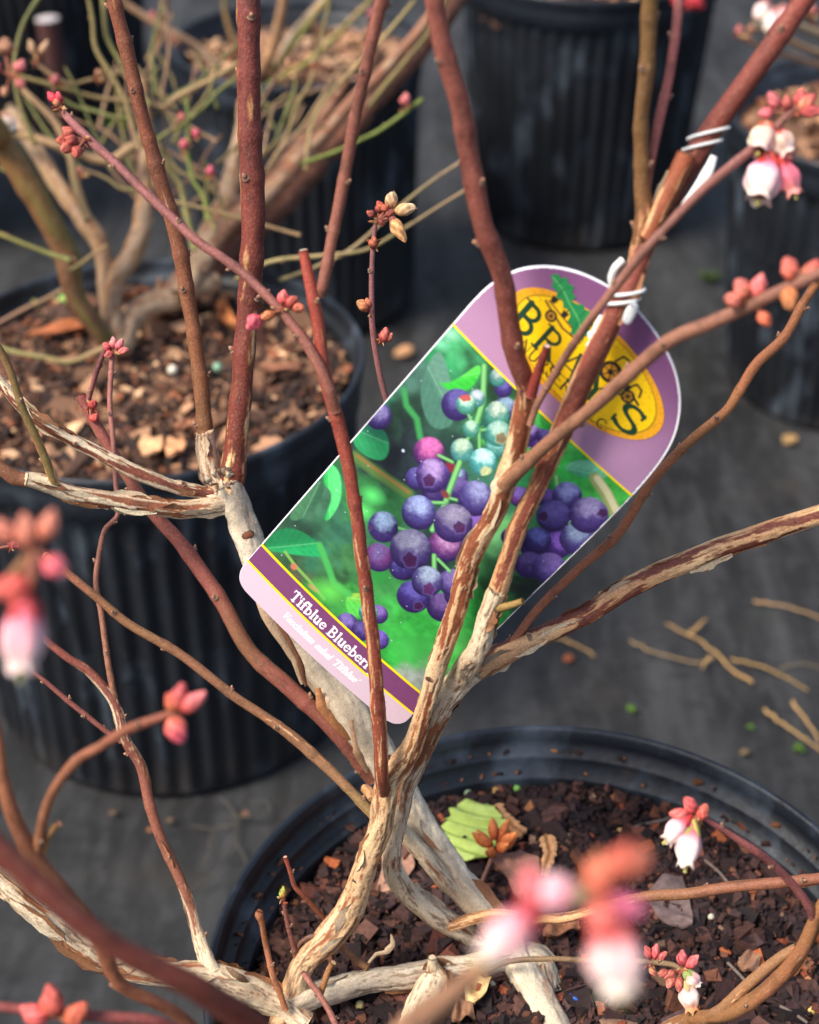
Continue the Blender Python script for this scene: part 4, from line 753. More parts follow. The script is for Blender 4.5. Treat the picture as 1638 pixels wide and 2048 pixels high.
# ---- lettering: strokes in a unit box, w = thick or thin
def arc(cx, cy, rx, ry, a0, a1, k=10): return [(cx+rx*math.cos(math.radians(a)), cy+ry*math.sin(math.radians(a))) for a in np.linspace(a0, a1, k)]
T_, t_ = .17, .07
def sf(x, y, w=.15): return (t_, [(x-w, y), (x+w, y)])
GL = {
 'T': (.78, [(T_, [(.37,0),(.37,1)]), (t_+.02, [(.04,.95),(.70,.95)]), (t_, [(.05,.95),(.03,.72)]), (t_, [(.69,.95),(.71,.72)]), sf(.37,.03,.17)]),
 'i': (.36, [(T_, [(.17,.03),(.17,.62)]), (T_+.03, [(.17,.86),(.17,.87)]), sf(.17,.03), (t_, [(.03,.60),(.17,.60)])]),
 'f': (.42, [(T_, [(.17,.03),(.17,.75)]+arc(.33,.75,.16,.2,170,40,6)), (t_, [(.03,.60),(.38,.60)]), sf(.17,.03)]),
 'b': (.66, [(T_, [(.15,0),(.15,.97)]), (.13, arc(.33,.31,.22,.28,150,-150,14)), (t_, [(.02,.95),(.15,.95)])]),
 'l': (.34, [(T_, [(.16,.03),(.16,.97)]), sf(.16,.03), (t_, [(.03,.95),(.16,.95)])]),
 'u': (.68, [(T_, [(.15,.62),(.15,.24)]+arc(.31,.22,.16,.19,180,300,6)), (T_, [(.50,.62),(.50,.03)]), (t_, [(.50,.03),(.63,.03)]), (t_, [(.02,.60),(.15,.60)]), (t_, [(.38,.60),(.5,.60)])]),
 'e': (.56, [(.13, arc(.29,.31,.22,.28,25,320,16)), (t_, [(.1,.34),(.5,.34)])]),
 'B': (.78, [(T_, [(.17,.03),(.17,.97)]), (.13, [(.17,.95)]+arc(.36,.735,.21,.215,80,-80,8)+[(.17,.52)]), (.14, [(.17,.5)]+arc(.39,.27,.25,.235,85,-85,9)+[(.17,.04)]), sf(.13,.03,.12), sf(.13,.97,.12)]),
 'r': (.48, [(T_, [(.15,.03),(.15,.62)]), (.12, [(.18,.40)]+arc(.33,.40,.14,.18,150,60,5)), (.15, [(.40,.54),(.41,.55)]), sf(.15,.03), (t_, [(.02,.60),(.15,.60)])]),
 'y': (.62, [(T_, [(.12,.60),(.32,.06)]), (t_, [(.52,.60),(.24,-.24)]), (.12, [(.16,-.24),(.23,-.25)]), sf(.12,.60,.11), sf(.52,.60,.1)]),
 'V': (.72, [(T_, [(.12,.96),(.36,.04)]), (t_, [(.62,.96),(.36,.04)]), sf(.12,.96,.12), sf(.62,.96,.1)]),
 'a': (.60, [(T_, [(.44,.60),(.44,.08)]), (.12, arc(.27,.30,.19,.27,60,330,12)), (t_, [(.44,.05),(.56,.05)])]),
 'c': (.50, [(.13, arc(.28,.31,.21,.27,50,310,12))]),
 'n': (.68, [(T_, [(.15,.03),(.15,.62)]), (.13, arc(.33,.40,.17,.2,150,0,7)+[(.50,.03)]), sf(.15,.03,.11), sf(.5,.03,.11)]),
 'm': (.98, [(T_, [(.15,.03),(.15,.62)]), (.13, arc(.31,.40,.16,.2,150,0,7)+[(.47,.03)]), (.13, arc(.63,.40,.16,.2,150,0,7)+[(.79,.03)]), sf(.15,.03,.1), sf(.47,.03,.1), sf(.79,.03,.1)]),
 's': (.46, [(.12, arc(.24,.45,.15,.14,50,250,8)+arc(.23,.16,.16,.14,80,-140,9))]),
 'h': (.68, [(T_, [(.15,.03),(.15,.97)]), (.13, arc(.33,.40,.17,.2,150,0,7)+[(.50,.03)]), sf(.15,.03,.11), sf(.5,.03,.11)]),
 '‘': (.24, [(.12, [(.10,.82),(.12,.82)]), (t_, [(.08,.84),(.16,.98)])]), '’': (.24, [(.12, [(.12,.95),(.14,.95)]), (t_, [(.16,.93),(.07,.76)])]),
 'R': (.80, [(.15, [(.15,.03),(.15,.97)]), (.11, [(.15,.95)]+arc(.37,.73,.21,.22,80,-80,8)+[(.15,.51)]), (.15, [(.36,.5),(.70,.03)]), sf(.13,.03,.12), sf(.13,.97,.12), sf(.72,.03,.08)]),
 'A': (.80, [(.06, [(.40,1.0),(.10,.03)]), (.15, [(.40,1.0),(.68,.03)]), (.06, [(.20,.36),(.55,.36)]), sf(.10,.03,.11), sf(.69,.03,.13)]),
 'Y': (.76, [(.15, [(.10,.96),(.38,.46)]), (.06, [(.66,.96),(.38,.46)]), (.15, [(.38,.46),(.38,.03)]), sf(.10,.96,.13), sf(.66,.96,.1), sf(.38,.03,.15)]),
 'S': (.62, [(.13, arc(.31,.74,.20,.22,40,240,10)+arc(.30,.25,.22,.23,75,-150,12)), (.06, [(.48,.96),(.48,.74)]), (.06, [(.08,.05),(.07,.28)])]),
 'N': (.82, [(.06, [(.15,.03),(.15,.97)]), (.13, [(.15,.97),(.66,.03)]), (.06, [(.66,.03),(.66,.97)]), sf(.13,.03,.1), sf(.66,.97,.1)]),
 'U': (.78, [(.12, [(.15,.97),(.15,.3)]+arc(.39,.27,.24,.25,180,360,10)+[(.63,.97)]), sf(.15,.97,.1), sf(.63,.97,.1)]),
 'E': (.66, [(.12, [(.15,.03),(.15,.97)]), (.07, [(.15,.95),(.56,.95)]), (.07, [(.15,.5),(.46,.5)]), (.07, [(.15,.04),(.58,.04)])]),
 'L': (.62, [(.12, [(.15,.03),(.15,.97)]), (.07, [(.15,.04),(.55,.04)]), sf(.15,.97,.1)]),
 'C': (.76, [(.12, arc(.40,.5,.29,.46,45,315,18))]), ' ': (.34, []),
}
def seg_cov(X, Y, pts, wdt, aa):
    d = np.full(X.shape, 1e9)
    for (ax, ay), (bx, by) in zip(pts[:-1], pts[1:]):
        vx, vy = bx-ax, by-ay; L2 = vx*vx+vy*vy+1e-12
        q = np.clip(((X-ax)*vx+(Y-ay)*vy)/L2, 0, 1)
        d = np.minimum(d, np.hypot(X-ax-q*vx, Y-ay-q*vy))
    return np.clip((wdt/2-d)/aa+.5, 0, 1)
def blend(c, cov, col): c += (np.asarray(col)-c)*cov[..., None]
def text(c, X, Y, s, x0, x1, y0, size, col, shear=0.0, spread=None, scale_x=None):
    adv = sum(GL[ch][0] for ch in s); k = scale_x or (x1-x0)/(adv*size)
    x = x0
    for ch in s:
        wd, strokes = GL[ch]
        u = (X-x)/(size*k); v = (Y-y0)/size; u = u-shear*v
        msk = (u > -.5) & (u < wd+.5) & (v > -.5) & (v < 1.3)
        if msk.any():
            cov = np.zeros(msk.sum())
            for w_, pts in strokes: cov = np.maximum(cov, seg_cov(u[msk], v[msk], pts, w_*(1.1 if shear else 1)+(.005 if shear else 0), .3/size))
            t = c[msk]; blend(t, cov, col); c[msk] = t
        x += wd*size*k
def ell(c, X, Y, cx, cy, rx, ry, col, soft=.4, ang=0):
    ca, sa = math.cos(ang), math.sin(ang); u = (X-cx)*ca+(Y-cy)*sa; v = -(X-cx)*sa+(Y-cy)*ca
    d = np.sqrt((u/rx)**2+(v/ry)**2); blend(c, np.clip((1-d)*min(rx, ry)/soft+.5, 0, 1), col)
def line(c, X, Y, pts, wdt, col, soft=.4):
    b = np.array(pts); m = (X > b[:, 0].min()-wdt-2) & (X < b[:, 0].max()+wdt+2) & (Y > b[:, 1].min()-wdt-2) & (Y < b[:, 1].max()+wdt+2)
    if m.any(): t = c[m]; blend(t, seg_cov(X[m], Y[m], pts, wdt, soft), col); c[m] = t
def poly(c, X, Y, pts, col, soft=.6):
    pts = np.array(pts); m = (X > pts[:, 0].min()-2) & (X < pts[:, 0].max()+2) & (Y > pts[:, 1].min()-2) & (Y < pts[:, 1].max()+2)
    if not m.any(): return m
    x, y = X[m], Y[m]; ins = np.zeros(x.shape, bool); d = np.full(x.shape, 1e9)
    for (ax, ay), (bx, by) in zip(pts, np.roll(pts, -1, 0)):
        cr = ((ay > y) != (by > y)) & (x < (bx-ax)*(y-ay)/(by-ay+1e-12)+ax); ins ^= cr
        vx, vy = bx-ax, by-ay; q = np.clip(((x-ax)*vx+(y-ay)*vy)/(vx*vx+vy*vy+1e-12), 0, 1); d = np.minimum(d, np.hypot(x-ax-q*vx, y-ay-q*vy))
    cov = np.clip(np.where(ins, d, -d)/soft+.5, 0, 1); t = c[m]
    cc = col(x, y) if callable(col) else np.asarray(col); t += (cc-t)*cov[:, None]; c[m] = t
    return m

def art_picture(X, Y):
    ctl = [((720,760),(60,150,112)),((880,690),(42,140,84)),((930,672),(70,165,104)),((1000,745),(34,66,44)),((800,840),(34,60,48)),((790,905),(28,34,42)),((760,880),(32,40,46)),((640,960),(54,104,74)),((620,1005),(66,110,84)),((735,975),(48,116,62)),((700,1050),(52,104,80)),
     ((580,1130),(54,92,60)),((680,1130),(64,120,70)),((640,1190),(54,130,60)),((700,1200),(60,150,64)),((830,1270),(58,180,70)),((790,1300),(52,172,64)),((880,1300),(66,186,80)),((955,1220),(44,150,64)),((1000,1180),(34,62,46)),((1050,960),(42,120,72)),((1150,930),(56,180,76)),((1210,960),(66,170,66)),((990,1060),(120,205,130)),((1010,1140),(44,120,70)),((965,1310),(96,220,100)),((850,1350),(150,160,150)),((640,1090),(52,112,82)),((560,1180),(70,120,66)),((1100,860),(70,170,80)),((610,1060),(40,70,54)),((670,1160),(48,90,56)),((840,760),(70,110,96)),((990,1000),(60,110,96)),((760,930),(40,60,56)),((850,930),(40,52,60)),((720,1010),(56,130,70)),((600,1150),(84,84,66)),((1060,1200),(30,44,40))]
    num = 0; den = 0
    nx = (fbm(X*.09, Y*.09, 0*X, 3, 11)-.5)*20; ny = (fbm(X*.09, Y*.09, 0*X+9, 3, 12)-.5)*20
    for (px, py), cc in ctl:
        a = art(px, py); d2 = (X+nx-a[0])**2+(Y+ny-a[1])**2; wgt = 1/(d2+6)**2.0; num = num+wgt[:, None]*lin(cc); den = den+wgt
    c = num/den[:, None]
    tx = fbm(X*.22, Y*.22, 0*X, 4, 21); c *= (.5+1.0*tx)[:, None]
    pt = lambda l: [tuple(art(x/2.73+680, y/2.73+640)) for x, y in l]
    ps = lambda l: [tuple(art(x, y)) for x, y in l]
    S = 100/440.0/2.73*.97      # crop pixels to card percent
    def leaf(pts, c1, c2, vein=True):
        pts = np.array(pts); ax = pts[0]; bx = pts[len(pts)//2]; dv = (bx-ax)/np.linalg.norm(bx-ax); nv = np.array([-dv[1], dv[0]])
        def f(x, y):
            s = (x-ax[0])*nv[0]+(y-ax[1])*nv[1]; u = (x-ax[0])*dv[0]+(y-ax[1])*dv[1]
            t = sm(-3, 3, s)[:, None]; r = lin(c1)*(1-t)+lin(c2)*t
            r = r*(.85+.3*fbm(x*.5, y*.5, 0*x, 3, 44)+.05*np.sin((u-abs(s)*.9)*1.7))[:, None]
            return r+(np.exp(-(s/.35)**2)*.12)[:, None]*np.array([.5, .9, .5]) if vein else r
        for _ in range(3): pts = np.stack([pts*.75+np.roll(pts, -1, 0)*.25, pts*.25+np.roll(pts, -1, 0)*.75], 1).reshape(-1, 2)
        poly(c, X, Y, pts, f, .9)
    leaf(pt([(60,600),(150,560),(240,600),(275,680),(250,770),(160,760),(70,700)]), (44,150,92), (30,110,80))
    leaf(pt([(470,250),(540,150),(600,300),(640,560),(540,605),(470,550),(430,400)]), (74,122,104), (96,142,122))
    leaf(pt([(535,330),(570,350),(650,320),(762,232),(775,285),(720,375),(650,392),(570,375)]), (56,190,60), (96,222,84))
    leaf(pt([(1215,800),(1300,755),(1400,770),(1480,862),(1390,868),(1290,850)]), (60,160,110), (110,190,150))
    leaf(pt([(1085,510),(1120,505),(1170,590),(1150,610),(1110,580)]), (40,160,60), (30,120,50))
    leaf(ps([(522,1100),(545,1062),(590,1056),(640,1085),(662,1112),(620,1112),(570,1108)]), (36,160,92), (28,120,70))
    leaf(ps([(655,925),(680,945),(684,1000),(660,1040),(645,1042),(668,990),(640,965)]), (40,170,80), (90,214,120))
    leaf(ps([(600,1045),(650,990),(640,960),(610,980),(570,1040)]), (50,96,70), (70,120,84))
    leaf(ps([(690,1190),(720,1180),(745,1200),(740,1240),(700,1235)]), (90,200,80), (150,190,70))
    line(c, X, Y, ps([(640,1090),(655,1125),(670,1165),(700,1185)]), 3.2, lin((70,170,84)), 1.5)
    line(c, X, Y, ps([(570,1105),(590,1130),(620,1160),(650,1195)]), 1.6, lin((120,170,80)), .8)
    ell(c, X, Y, *art(588, 1133), 1.6, 1.6, lin((196,110,90)), 1); ell(c, X, Y, *art(630, 1175), 3.0, 1.2, lin((190,120,96)), 1, .2)
    line(c, X, Y, pt([(80,750),(200,830),(380,945)]), 5, lin((84,120,60)), 2); line(c, X, Y, pt([(90,745),(210,825),(380,935)]), 1.6, lin((140,110,60)), 1)
    line(c, X, Y, pt([(1395,865),(1450,950),(1500,1060)]), 5.4, lin((150,160,96)), .8); line(c, X, Y, pt([(1405,865),(1458,945),(1505,1050)]), 3, lin((214,206,160)), 1)
    line(c, X, Y, pt([(345,390),(360,470),(420,540),(440,640)]), 2.6, lin((60,150,80)), 1.5)
    # bright leaf blotches behind the fruit
    for px, py, r_, cc in [(1000,1075,7,(130,214,140)),(1015,1050,5,(120,205,120)),(960,1310,8,(110,200,112)),(830,1300,10,(70,186,82)),(760,1150,5,(44,140,60)),(745,990,4,(90,214,110)),(725,1020,4,(96,220,110)),(785,745,4,(120,220,180)),(765,760,5,(96,190,160)),(1090,880,4,(130,210,90)),(660,1180,6,(96,200,80)),(880,690,3,(120,210,160)),(900,670,3,(150,220,180))]:
        a = art(px, py); ell(c, X, Y, a[0], a[1], r_, r_*.7, lin(cc), r_*1.2, .6)
    for px, py, rx, ry in [(620,1180,190,330),(470,1330,150,170),(1230,1180,160,200),(1090,1290,80,100),(870,560,90,150),(540,900,130,90),(140,1680,90,70)]:
        a = art(px/2.73+680, py/2.73+640); e = np.hypot((X-a[0])/(rx*.084), (Y-a[1])/(ry*.095)); blend(c, sm(1.05, .55, e+.5*(fbm(X*.2, Y*.2, 0*X, 3, 77)-.5))*.85, lin((34,34,52)) if px != 870 else lin((40,90,84)))
    def stalks(l):
        for pts, wd in l:
            line(c, X, Y, pt(pts), wd*S*1.15, lin((66,130,76)), .5); line(c, X, Y, pt([(x-2, y-2) for x, y in pts]), wd*S*.7, lin((130,200,120)), .8)
    def berry(bx, by, br, base, hi, crown=None, dark=(54,36,96)):
        j_ = np.array([rng.uniform(.86, 1.16), rng.uniform(.92, 1.08), rng.uniform(.9, 1.06)])*rng.uniform(.86, 1.12); base = tuple(np.clip(np.array(base)*j_, 0, 255)); hi = tuple(np.clip(np.array(hi)*j_, 0, 255))
        cx, cy = art(bx/2.73+680, by/2.73+640); r = br*.084; ry_ = br*.095
        m = (abs(X-cx) < r+1.2) & (abs(Y-cy) < ry_+1.2)
        if not m.any(): return
        x, y = (X[m]-cx)/r, (Y[m]-cy)/ry_; d = np.hypot(x, y)*(1+.05*(vnoise(np.arctan2(y, x)*1.2, bx*.1+0*x, 0*x)-.5))
        cov = np.clip((1-d)*r/.5+.5, 0, 1)
        # printed highlight at the picture's upper left, darker lower right
        k = np.clip(1.0-np.hypot(x+.28, y-.38)/1.35, 0, 1); rim = sm(.55, 1.0, d)
        n_ = fbm(x*2.2+bx*.01, y*2.2+by*.013, 0*x, 4, 31); n2 = fbm(x*7+bx, y*7, 0*x, 3, 33)
        col = lin(dark)*(1-k[:, None])+lin(base)*k[:, None]
        hm = (sm(.30, .85, k+ .55*(n_-.5))*.9)[:, None]; col = col*(1-hm)+lin(hi)*hm
        col = col*(1-.35*rim*(x-y > -.3))[:, None]*(.70+.60*n2)[:, None]*(.8+.4*fbm(x*14+by, y*14, 0*x, 2, 35))[:, None]
        if crown is not None:
            ux, uy = art(crown[0]/2.73+680, crown[1]/2.73+640); vx, vy = (X[m]-ux)/r, (Y[m]-uy)/ry_
            an = np.arctan2(vy, vx); rr = np.hypot(vx, vy)/(crown[2]*(1+.09*np.cos(5*an+bx)+.25*(vnoise(an*1.3, bx+0*an, 0*an, 7)-.5)))
            ring = np.exp(-((rr-1)/.25)**2)[:, None]*.5; col = col*(1-ring)+lin((120,104,176) if base[2] > base[1]+20 else (196,206,160))*ring
            cm = np.clip((1-rr)/.18+.5, 0, 1)[:, None]*.92; col = col*(1-cm)+lin(crown[3] if len(crown) > 3 else (70,30,74))*cm*(.7+.6*n2[:, None])
        t = c[m]; t += (col-t)*cov[:, None]; c[m] = t
    BL, HI = (98,88,168), (162,164,216); DK, DH = (70,54,122), (112,98,170); MG, MH = (136,64,140), (170,110,176); TE, TH_ = (96,172,168), (196,232,222)
    for b in [(205,530,68,BL,HI),(640,460,78,DK,DH),(905,480,58,DK,HI),(895,370,44,DK,DH),(1085,650,58,DK,DH),(1040,610,46,DK,HI),(1130,640,44,DK,DH),(985,960,52,MG,DH),(1130,970,50,DK,DH),(930,1180,46,DK,DH),(1060,1240,70,DK,DH),(45,1650,62,DK,DH),(215,1600,54,DK,DH),(215,1740,58,BL,DH),(125,1690,58,DK,DH)]: berry(*b)
    berry(160,1590,54,TE,TH_, dark=(60,120,110))
    stalks([([(790,250),(785,440),(740,590)],30),([(740,585),(690,665)],16),([(700,500),(742,590)],14),([(820,590),(750,600)],14),([(765,600),(768,700)],16)])
    for b in [(750,425,42,TE,TH_),(720,590,42,TE,TH_),(855,690,52,TE,TH_),(865,310,42,TE,TH_)]: berry(*b, dark=(60,130,120))
    berry(690,458,48,TE,TH_,(685,412,.6,(190,60,60)),(70,140,120)); berry(860,510,62,TE,TH_,None,(60,140,120)); berry(870,615,64,TE,TH_,(885,640,.4,(130,110,80)),(60,140,130))
    berry(670,705,58,TE,TH_,None,(70,140,140)); berry(785,768,68,TE,(206,236,230),(802,822,.38,(196,206,150)),(60,140,140))
    for q in [((740,585),(775,545)),((742,600),(790,570)),((740,610),(715,640)),((770,640),(800,680))]:
        a, b = q; leaf(pt([a, ((a[0]+b[0])/2+10, (a[1]+b[1])/2-8), b, ((a[0]+b[0])/2-8, (a[1]+b[1])/2+12)]), (60,150,70), (90,180,80), False)
    berry(490,722,80,MG,MH); berry(420,860,56,BL,DH); berry(520,930,66,DK,DH); berry(655,850,46,DK,HI); berry(650,915,62,DK,DH)
    ell(c, X, Y, *art(615/2.73+680, 800/2.73+640), 3, 2.2, lin((130,40,60)), 1)
    berry(510,845,86,BL,HI,(492,872,.34)); berry(750,1110,72,DK,DH); berry(690,1190,62,DK,DH)
    stalks([([(660,770),(600,930),(580,1000),(510,1140)],30),([(500,990),(580,992)],18),([(600,965),(680,985)],16),([(545,735),(620,770)],18),([(310,1125),(372,1142)],16),([(1185,850),(1200,1000)],26),([(1240,1050),(1250,1110)],18)])
    ell(c, X, Y, *art(580/2.73+680, 945/2.73+640), 2.2, 1.6, lin((120,60,60)), 1)
    berry(435,1045,90,BL,HI); berry(745,968,90,BL,HI); berry(350,1340,76,DK,DH); berry(580,1225,88,MG,(176,130,196)); berry(622,1102,102,BL,HI,(657,1126,.32))
    berry(240,1125,82,DK,HI,(160,1130,.16)); berry(217,1290,78,MG,DH); berry(560,1565,82,DK,DH); berry(640,1500,66,DK,DH); berry(620,1430,76,BL,DH)
    berry(405,1505,90,DK,DH,(432,1555,.26)); stalks([([(520,1280),(520,1350)],26),([(540,1300),(605,1367)],18)])
    berry(390,1247,110,BL,HI,(388,1303,.36)); berry(480,1420,84,BL,HI,(490,1462,.36,(90,40,96)))
    berry(1240,960,72,BL,HI); berry(1190,1230,74,DK,DH); berry(1075,1205,70,DK,DH); berry(1030,1340,72,DK,DH); berry(1135,1360,84,BL,DH); berry(1165,1070,82,BL,DH,(1110,1070,.3)); berry(1290,1200,84,BL,HI); berry(1355,1070,94,BL,HI,(1432,1060,.25))
    berry(1360,1385,40,DK,DH)
    ell(c, X, Y, *art(346/2.73+680, 712/2.73+640), .7, .7, lin((200,215,235)), .4)
    for q in range(46):   # specks of dust on the print
        i = rng.uniform(2, 98), rng.uniform(2, 144); ell(c, X, Y, *i, .25, .2, lin((200,215,225)), .3)
    return np.clip(c*.98, 0, .95)
def art_border(X, Y):
    t = sm(150, 200, Y)[:, None]; c = lin((176,132,164))*(1-t)+lin((122,74,116))*t
    low = (Y < 60)[:, None]; c = np.where(low, lin((206,180,192)), c)
    text(c, X, Y, 'Vaccinium ashei ‘Tifblue’', 28, 74.5, -20.3, 4.0, lin((250,246,248)), .28)
    return c
def art_band(X, Y):
    c = np.broadcast_to(lin((118,64,106)), (len(X), 3)).copy()
    c *= (.94+.12*fbm(X*.3, Y*.3, 0*X, 2, 3))[:, None]
    text(c, X, Y, 'Tifblue Blueberry', 25, 77.5, -9.9, 6.1, lin((252,248,250)))
    return c
def art_yellow(X, Y): return np.broadcast_to(lin((252,214,10)), (len(X), 3)).copy()
LCX, LCY, LA, LB = 49.5, 174.6, 39.5, 19.2
def art_logo(X, Y):
    c = np.broadcast_to(lin((255,204,10)), (len(X), 3)).copy()
    u, v = (X-LCX)/LA, (Y-LCY)/LB; d = np.hypot(u, v)
    blend(c, sm(.905, .925, d), lin((238,164,30)))
    blend(c, np.exp(-((d-.90)/.012)**2)*.8, lin((120,70,30)))
    st = sm(.6, .85, d)*(vnoise(X*2.1, Y*2.1, 0*X, 4) > .74); blend(c, st*.35, lin((120,90,30)))
    G = lin((22,62,40)); BK = lin((44,36,30))
    for ch, x0, x1, y0, s in [('B',15,26.6,164.8,13.4),('R',28,38.8,165.2,11.8),('A',39.8,51.6,164.8,11.8),('Y',53.4,64.8,165.0,11.8),('’',65.5,71,168.5,9.5),('S',70.2,84,165.2,11.8)]:
        wd = GL[ch][0]; text(c, X, Y, ch, x0, x1, y0, s, G)
    text(c, X, Y, 'NURSERY', 24.8, 57.5, 160.0, 5.2, BK); text(c, X, Y, 'LLC', 60.5, 72.5, 159.2, 4.4, BK)
    # a little cart with potted plants and two machines
    line(c, X, Y, [(21,182.5),(33,179.4),(42,180.2)], .9, lin((110,66,34)), .3); line(c, X, Y, [(22,183.6),(42,181.4)], .7, lin((130,80,40)), .3)
    for x, y, r in [(26.5,179.6,2.5)]:
        ell(c, X, Y, x, y, r, r, BK, .3); ell(c, X, Y, x, y, r*.66, r*.66, lin((190,130,40)), .3); ell(c, X, Y, x, y, r*.3, r*.3, BK, .3)
    for x, y in [(23.2,185.5),(30.0,184.2),(36.2,183.8)]: poly(c, X, Y, [(x-1.5,y+1.2),(x+1.5,y+1.2),(x+1,y-1.6),(x-1,y-1.6)], BK, .3); line(c, X, Y, [(x,y+1),(x+.2,y+3.6)], .6, BK, .3); line(c, X, Y, [(x-1.4,y+3.4),(x,y+2.4),(x+1.6,y+3.8)], .6, BK, .3)
    for x, y, r in [(58.5,180.2,4.6),(70.2,177.6,2.9)]:
        ell(c, X, Y, x, y, r, r, BK, .3); ell(c, X, Y, x, y, r*.68, r*.68, lin((200,140,30)), .3)
        for a in range(6): line(c, X, Y, [(x,y),(x+r*.68*math.cos(a*1.05),y+r*.68*math.sin(a*1.05))], .45, BK, .2)
        ell(c, X, Y, x, y, r*.26, r*.26, BK, .3)
    poly(c, X, Y, [(60,184),(66,181.5),(69,181.6),(68.5,178.5),(63,178.5),(61,181)], BK, .4)
    line(c, X, Y, [(57,185),(58,188.6),(60.5,189),(63,187)], .9, BK, .3); line(c, X, Y, [(68,181),(69.5,184),(72.5,183.4),(73.6,180.6)], .9, BK, .3); line(c, X, Y, [(72,179),(75.5,178)], 1.0, BK, .3)
    return c
def art_sprig(X, Y):
    c = np.broadcast_to(lin((34,132,72)), (len(X), 3)).copy(); c *= (.8+.4*fbm(X*.6, Y*.6, 0*X, 3, 8))[:, None]
    line(c, X, Y, [(17,191.6),(23,191),(29,188.6),(35,187),(41,183)], .6, lin((96,176,100)), .3)
    for a_, b_ in [((20,191),(21,194.5)),((23,191),(25,194)),((23,191),(23.5,188)),((35,187),(35,191.5)),((37,186),(39.5,188.5)),((36,186.5),(36.6,182))]: line(c, X, Y, [a_, b_], .4, lin((20,100,50)), .3)
    return c
def printed(name, x0, x1, y0, y1, fn, mask=None, off=0.00012, step=0.24):
    xs = np.linspace(x0, x1, int((x1-x0)/step)+2); ys = np.linspace(y0, y1, int((y1-y0)/step)+2)
    X, Y = np.meshgrid(xs, ys); F = grid_faces(len(ys), len(xs), False)
    if mask is not None:
        ok = mask(X, Y).ravel(); F = F[ok[F].all(1)]
    used = np.zeros(X.size, bool); used[F.ravel()] = True; remap = np.cumsum(used)-1
    x, y = X.ravel()[used], Y.ravel()[used]
    c = fn(x, y)
    o = mk(name, card(x, y, off)-tc0, remap[F], M_PRINT, plant_tag, c)
    return o
def in_card(X, Y, e):
    return (X > np.interp(Y+np.sign(Y-90)*e*.7, LCH[:, 1], LCH[:, 0])+e) & (X < np.interp(Y+np.sign(Y-90)*e*.7, RCH[:, 1], RCH[:, 0])-e) & (Y > -25.6+e) & (Y < 206.2-e)
def oval(X, Y): return np.hypot((X-LCX)/LA, (Y-LCY)/LB) < 1
SPR = [(15.6,191.4),(17.2,194.2),(19.4,193.8),(20.8,195.8),(23,194.4),(25.4,195.4),(26.4,193.0),(28.8,192.6),(28.6,190.4),(30.4,190.8),(32.4,192.6),(34.6,191.8),(36.8,192.8),(38.4,190.6),(41,190),(40.8,187.6),(43,185.8),(41.6,183.4),(42.2,181),(39.2,181.4),(36.6,179.8),(35.4,182.6),(32.6,182.6),(32.0,185.2),(29.8,186.6),(27.8,185.6),(25.6,187.6),(23.0,186.4),(22.0,188.6),(18.8,188.4),(18.2,190.4)]
def in_poly(X, Y):
    ins = np.zeros(X.shape, bool)
    for (ax, ay), (bx, by) in zip(SPR, SPR[1:]+SPR[:1]): ins ^= ((ay > Y) != (by > Y)) & (X < (bx-ax)*(Y-ay)/(by-ay+1e-12)+ax)
    return ins
printed('printed_border', -0.8, 101.6, 146.9, 206.4, art_border, lambda X, Y: in_card(X, Y, .6), step=.3)
printed('printed_border', -0.8, 104.4, -25.8, -12.7, art_border, lambda X, Y: in_card(X, Y, .1), step=.2)
printed('berry_picture', -0.3, 102.8, 0.65, 145.9, art_picture, lambda X, Y: in_card(X, Y, .35))
printed('name_band', -0.5, 103.6, -11.5, -0.65, art_band, lambda X, Y: in_card(X, Y, .15), step=.2)
for y0, y1 in ((-12.7, -11.5), (-0.65, 0.65), (145.9, 146.9)): printed('yellow_line', -0.5, {-12.7: 103.4, -0.65: 102.9, 145.9: 100.3}[y0], y0, y1, art_yellow, step=1.0)
printed('logo', LCX-LA, LCX+LA, LCY-LB, LCY+LB, art_logo, oval, .0003, .2)
printed('leaf_sprig', 14, 45, 180, 198, art_sprig, in_poly, .00045, .2)

# ------------------------------------------------------------------ the plants in the pots behind
bush_a = thing('blueberry_bush', (PA[0], PA[1], SA), 'twiggy bush with mossy olive and tan stems growing in the left pot of bark chips', 'shrub')
def bg(root, d0, pts, col, col2=None, name='twig', peel=0.0, d1=None, green=0.0, buds=0, step=.003, sides=18, flakes=0, pale=TANS, cut=None, **k):
    n_ = len(pts); d1 = d0 if d1 is None else d1
    stem(root, [(p[0], p[1], d0+(d1-d0)*i/max(1, n_-1), p[2]) for i, p in enumerate(pts)], col=col, col2=col2, peel=peel, name=name, step=step, sides=sides, buds=buds, green=green, flakes=flakes, pale=pale, cut=cut, **k)
TP = [lin((190,160,126)), lin((166,136,106)), lin((140,114,92))]
bg(bush_a, .90, [(-60,190,60),(-10,262,60),(0,280,58),(51,359,56),(96,444,54),(137,513,52),(153,593,46),(195,653,42),(222,705,40)], (140,100,56), (100,70,58), 'stem', d1=1.0, green=.75, buds=4)
bg(bush_a, 1.0, [(20,215,30),(68,290,34),(120,376,36),(164,437,38),(198,485,38),(215,560,40),(228,640,44),(235,700,46)], TANC, name='stem', peel=.6, pale=TP, buds=4)
bg(bush_a, 1.0, [(285,150,24),(290,239,28),(294,342,32),(284,444,40),(260,513,44),(232,560,44),(222,630,46),(232,700,46)], (164,128,92), name='stem', peel=.6, pale=TP, buds=3)
bg(bush_a, 1.04, [(430,560,44),(384,582,46),(352,597,46),(297,611,48),(262,644,44),(243,700,44)], (160,136,108), name='stem', peel=.9, pale=TP, d1=1.0)
